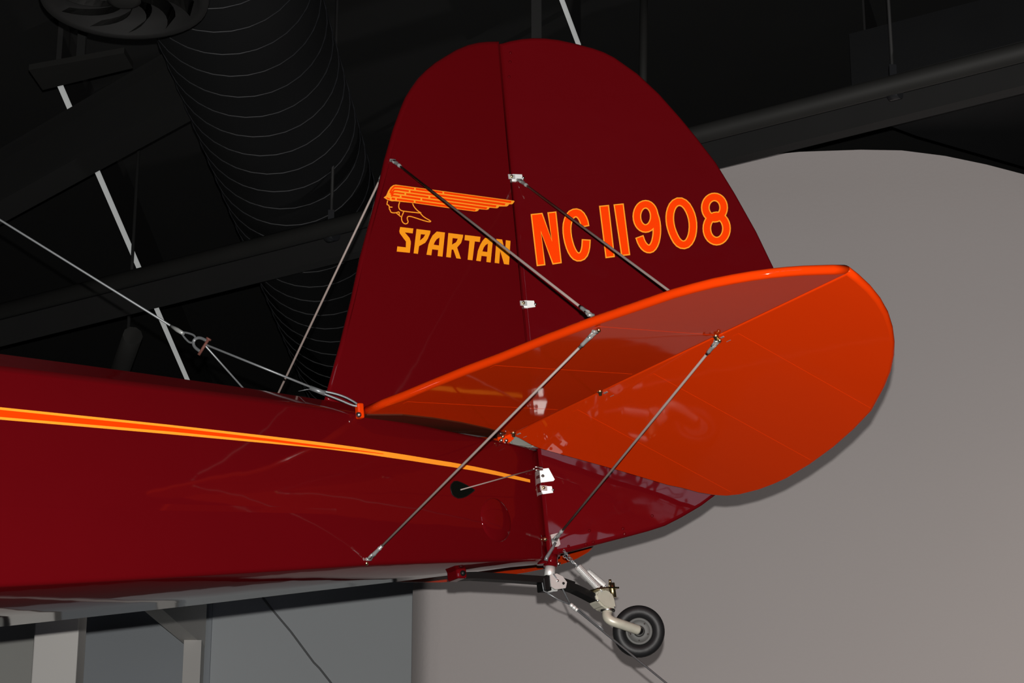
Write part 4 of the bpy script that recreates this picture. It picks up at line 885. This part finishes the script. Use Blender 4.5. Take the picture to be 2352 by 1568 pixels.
add_tube(bm, smooth_pts([side * 0.016 - up * 0.022, side * 0.015, up * 0.012 + side * 0.010, up * 0.019, up * 0.012 - side * 0.010, side * -0.015, side * -0.016 - up * 0.022], 2), 0.0042, 8)
SK = obj('shackle', bm, GALV, SC)
bm = bmesh.new(); add_tube(bm, [side * 0.026 - up * 0.024, side * -0.024 - up * 0.024], 0.0040, 10); add_tube(bm, [side * -0.020 - up * 0.024, side * -0.025 - up * 0.024], 0.0075, 10); obj('shackle_pin', bm, RUST, SK)
pin = -up * 0.024
lp = (FP - SH - pin)
e1 = pin + side * (0.006 if side.dot(pl) > 0 else -0.006); e2 = pin + lp * 0.74
dn = lp.normalized()
mid = pin + lp * 0.88
off = Vector((0, 0, 1)) - dn * dn.z; off.normalize()
bm = bmesh.new()
add_tube(bm, [e1, e2], 0.0030, 8)
add_tube(bm, smooth_pts([e2, mid + off * 0.010, pin + lp * 0.985 + off * 0.004, pin + lp + off * -0.002], 2), 0.0030, 8)
add_tube(bm, smooth_pts([e2 - off * 0.004, mid - off * 0.004, pin + lp * 0.97 - off * 0.006, pin + lp + off * -0.002], 2), 0.0030, 8)
lg = obj('bridle_leg', bm, GALV, SC)
bm = bmesh.new(); add_tube(bm, [e2 - dn * 0.022 - off * 0.002, e2 + dn * 0.02 - off * 0.002], 0.0065, 10)
for k in range(5):
    add_tube(bm, [e2 - dn * 0.018 - off * 0.004, e2 - dn * (0.030 + 0.004 * k) - off * (0.010 + 0.003 * k)], 0.0007, 4)
obj('cable_sleeve', bm, GALV, lg)
tube('bridle_leg', [pin - side * 0.004, L(FS)], 0.0024, GALV, SC, 8)
tag(SC, 'steel suspension cable with shackle and two-leg bridle above the fuselage', 'cable')

G0 = AM @ Vector((-0.030, 0.022, -0.404)); G1 = Vector((0.1594, 6.7124, 3.3523)); G3 = Vector((3.9087, 6.0818, 0.0))
GC = empty('guy_cable', G1)
g = (G3 - G1)
tube('cable', [(0, 0, 0), g], 0.0028, GALV, GC, 8)
gd = g.normalized()
G0b = AM @ Vector((-0.012, 0.026, -0.386)); G0c = AM @ Vector((-0.022, 0.0, -0.433))
bm = bmesh.new()
add_tube(bm, [G0b - G1, G0b.lerp(G1, .5) - G1 + Vector((0.002, 0, 0.001)), Vector((0, 0, 0))], 0.0022, 8)
add_tube(bm, [G0c - G1, G0c.lerp(G1, .5) - G1 + Vector((-0.002, 0, -0.002)), Vector((0, 0, 0))], 0.0022, 8)
obj('cable_loop', bm, GALV, GC)
bm = bmesh.new(); add_tube(bm, [gd * 0.0, gd * 0.007, gd * 0.0075, gd * 0.009, gd * 0.0095, gd * 0.0165, gd * 0.017, gd * 0.0185, gd * 0.019, gd * 0.027], [.0065, .0065, .0045, .0045, .0065, .0065, .0045, .0045, .0065, .0065], 10)
obj('swage_sleeve', bm, ZINC, GC)
bm = bmesh.new(); tl = Vector((0.2, -0.3, 0.5)).normalized() * 0.005
add_tube(bm, [gd * 0.02 + tl, gd * 0.10 + tl * 1.2, gd * 0.118 + tl * .8], 0.0022, 6); obj('cable_tail', bm, GALV, GC)
bm = bmesh.new(); add_box(bm, g + Vector((0, 0, 0.006)), (0.12, 0.12, 0.012)); obj('floor_plate', bm, STEEL, GC)
tag(GC, 'thin steel guy cable slanting down past the tail wheel to the floor', 'cable')
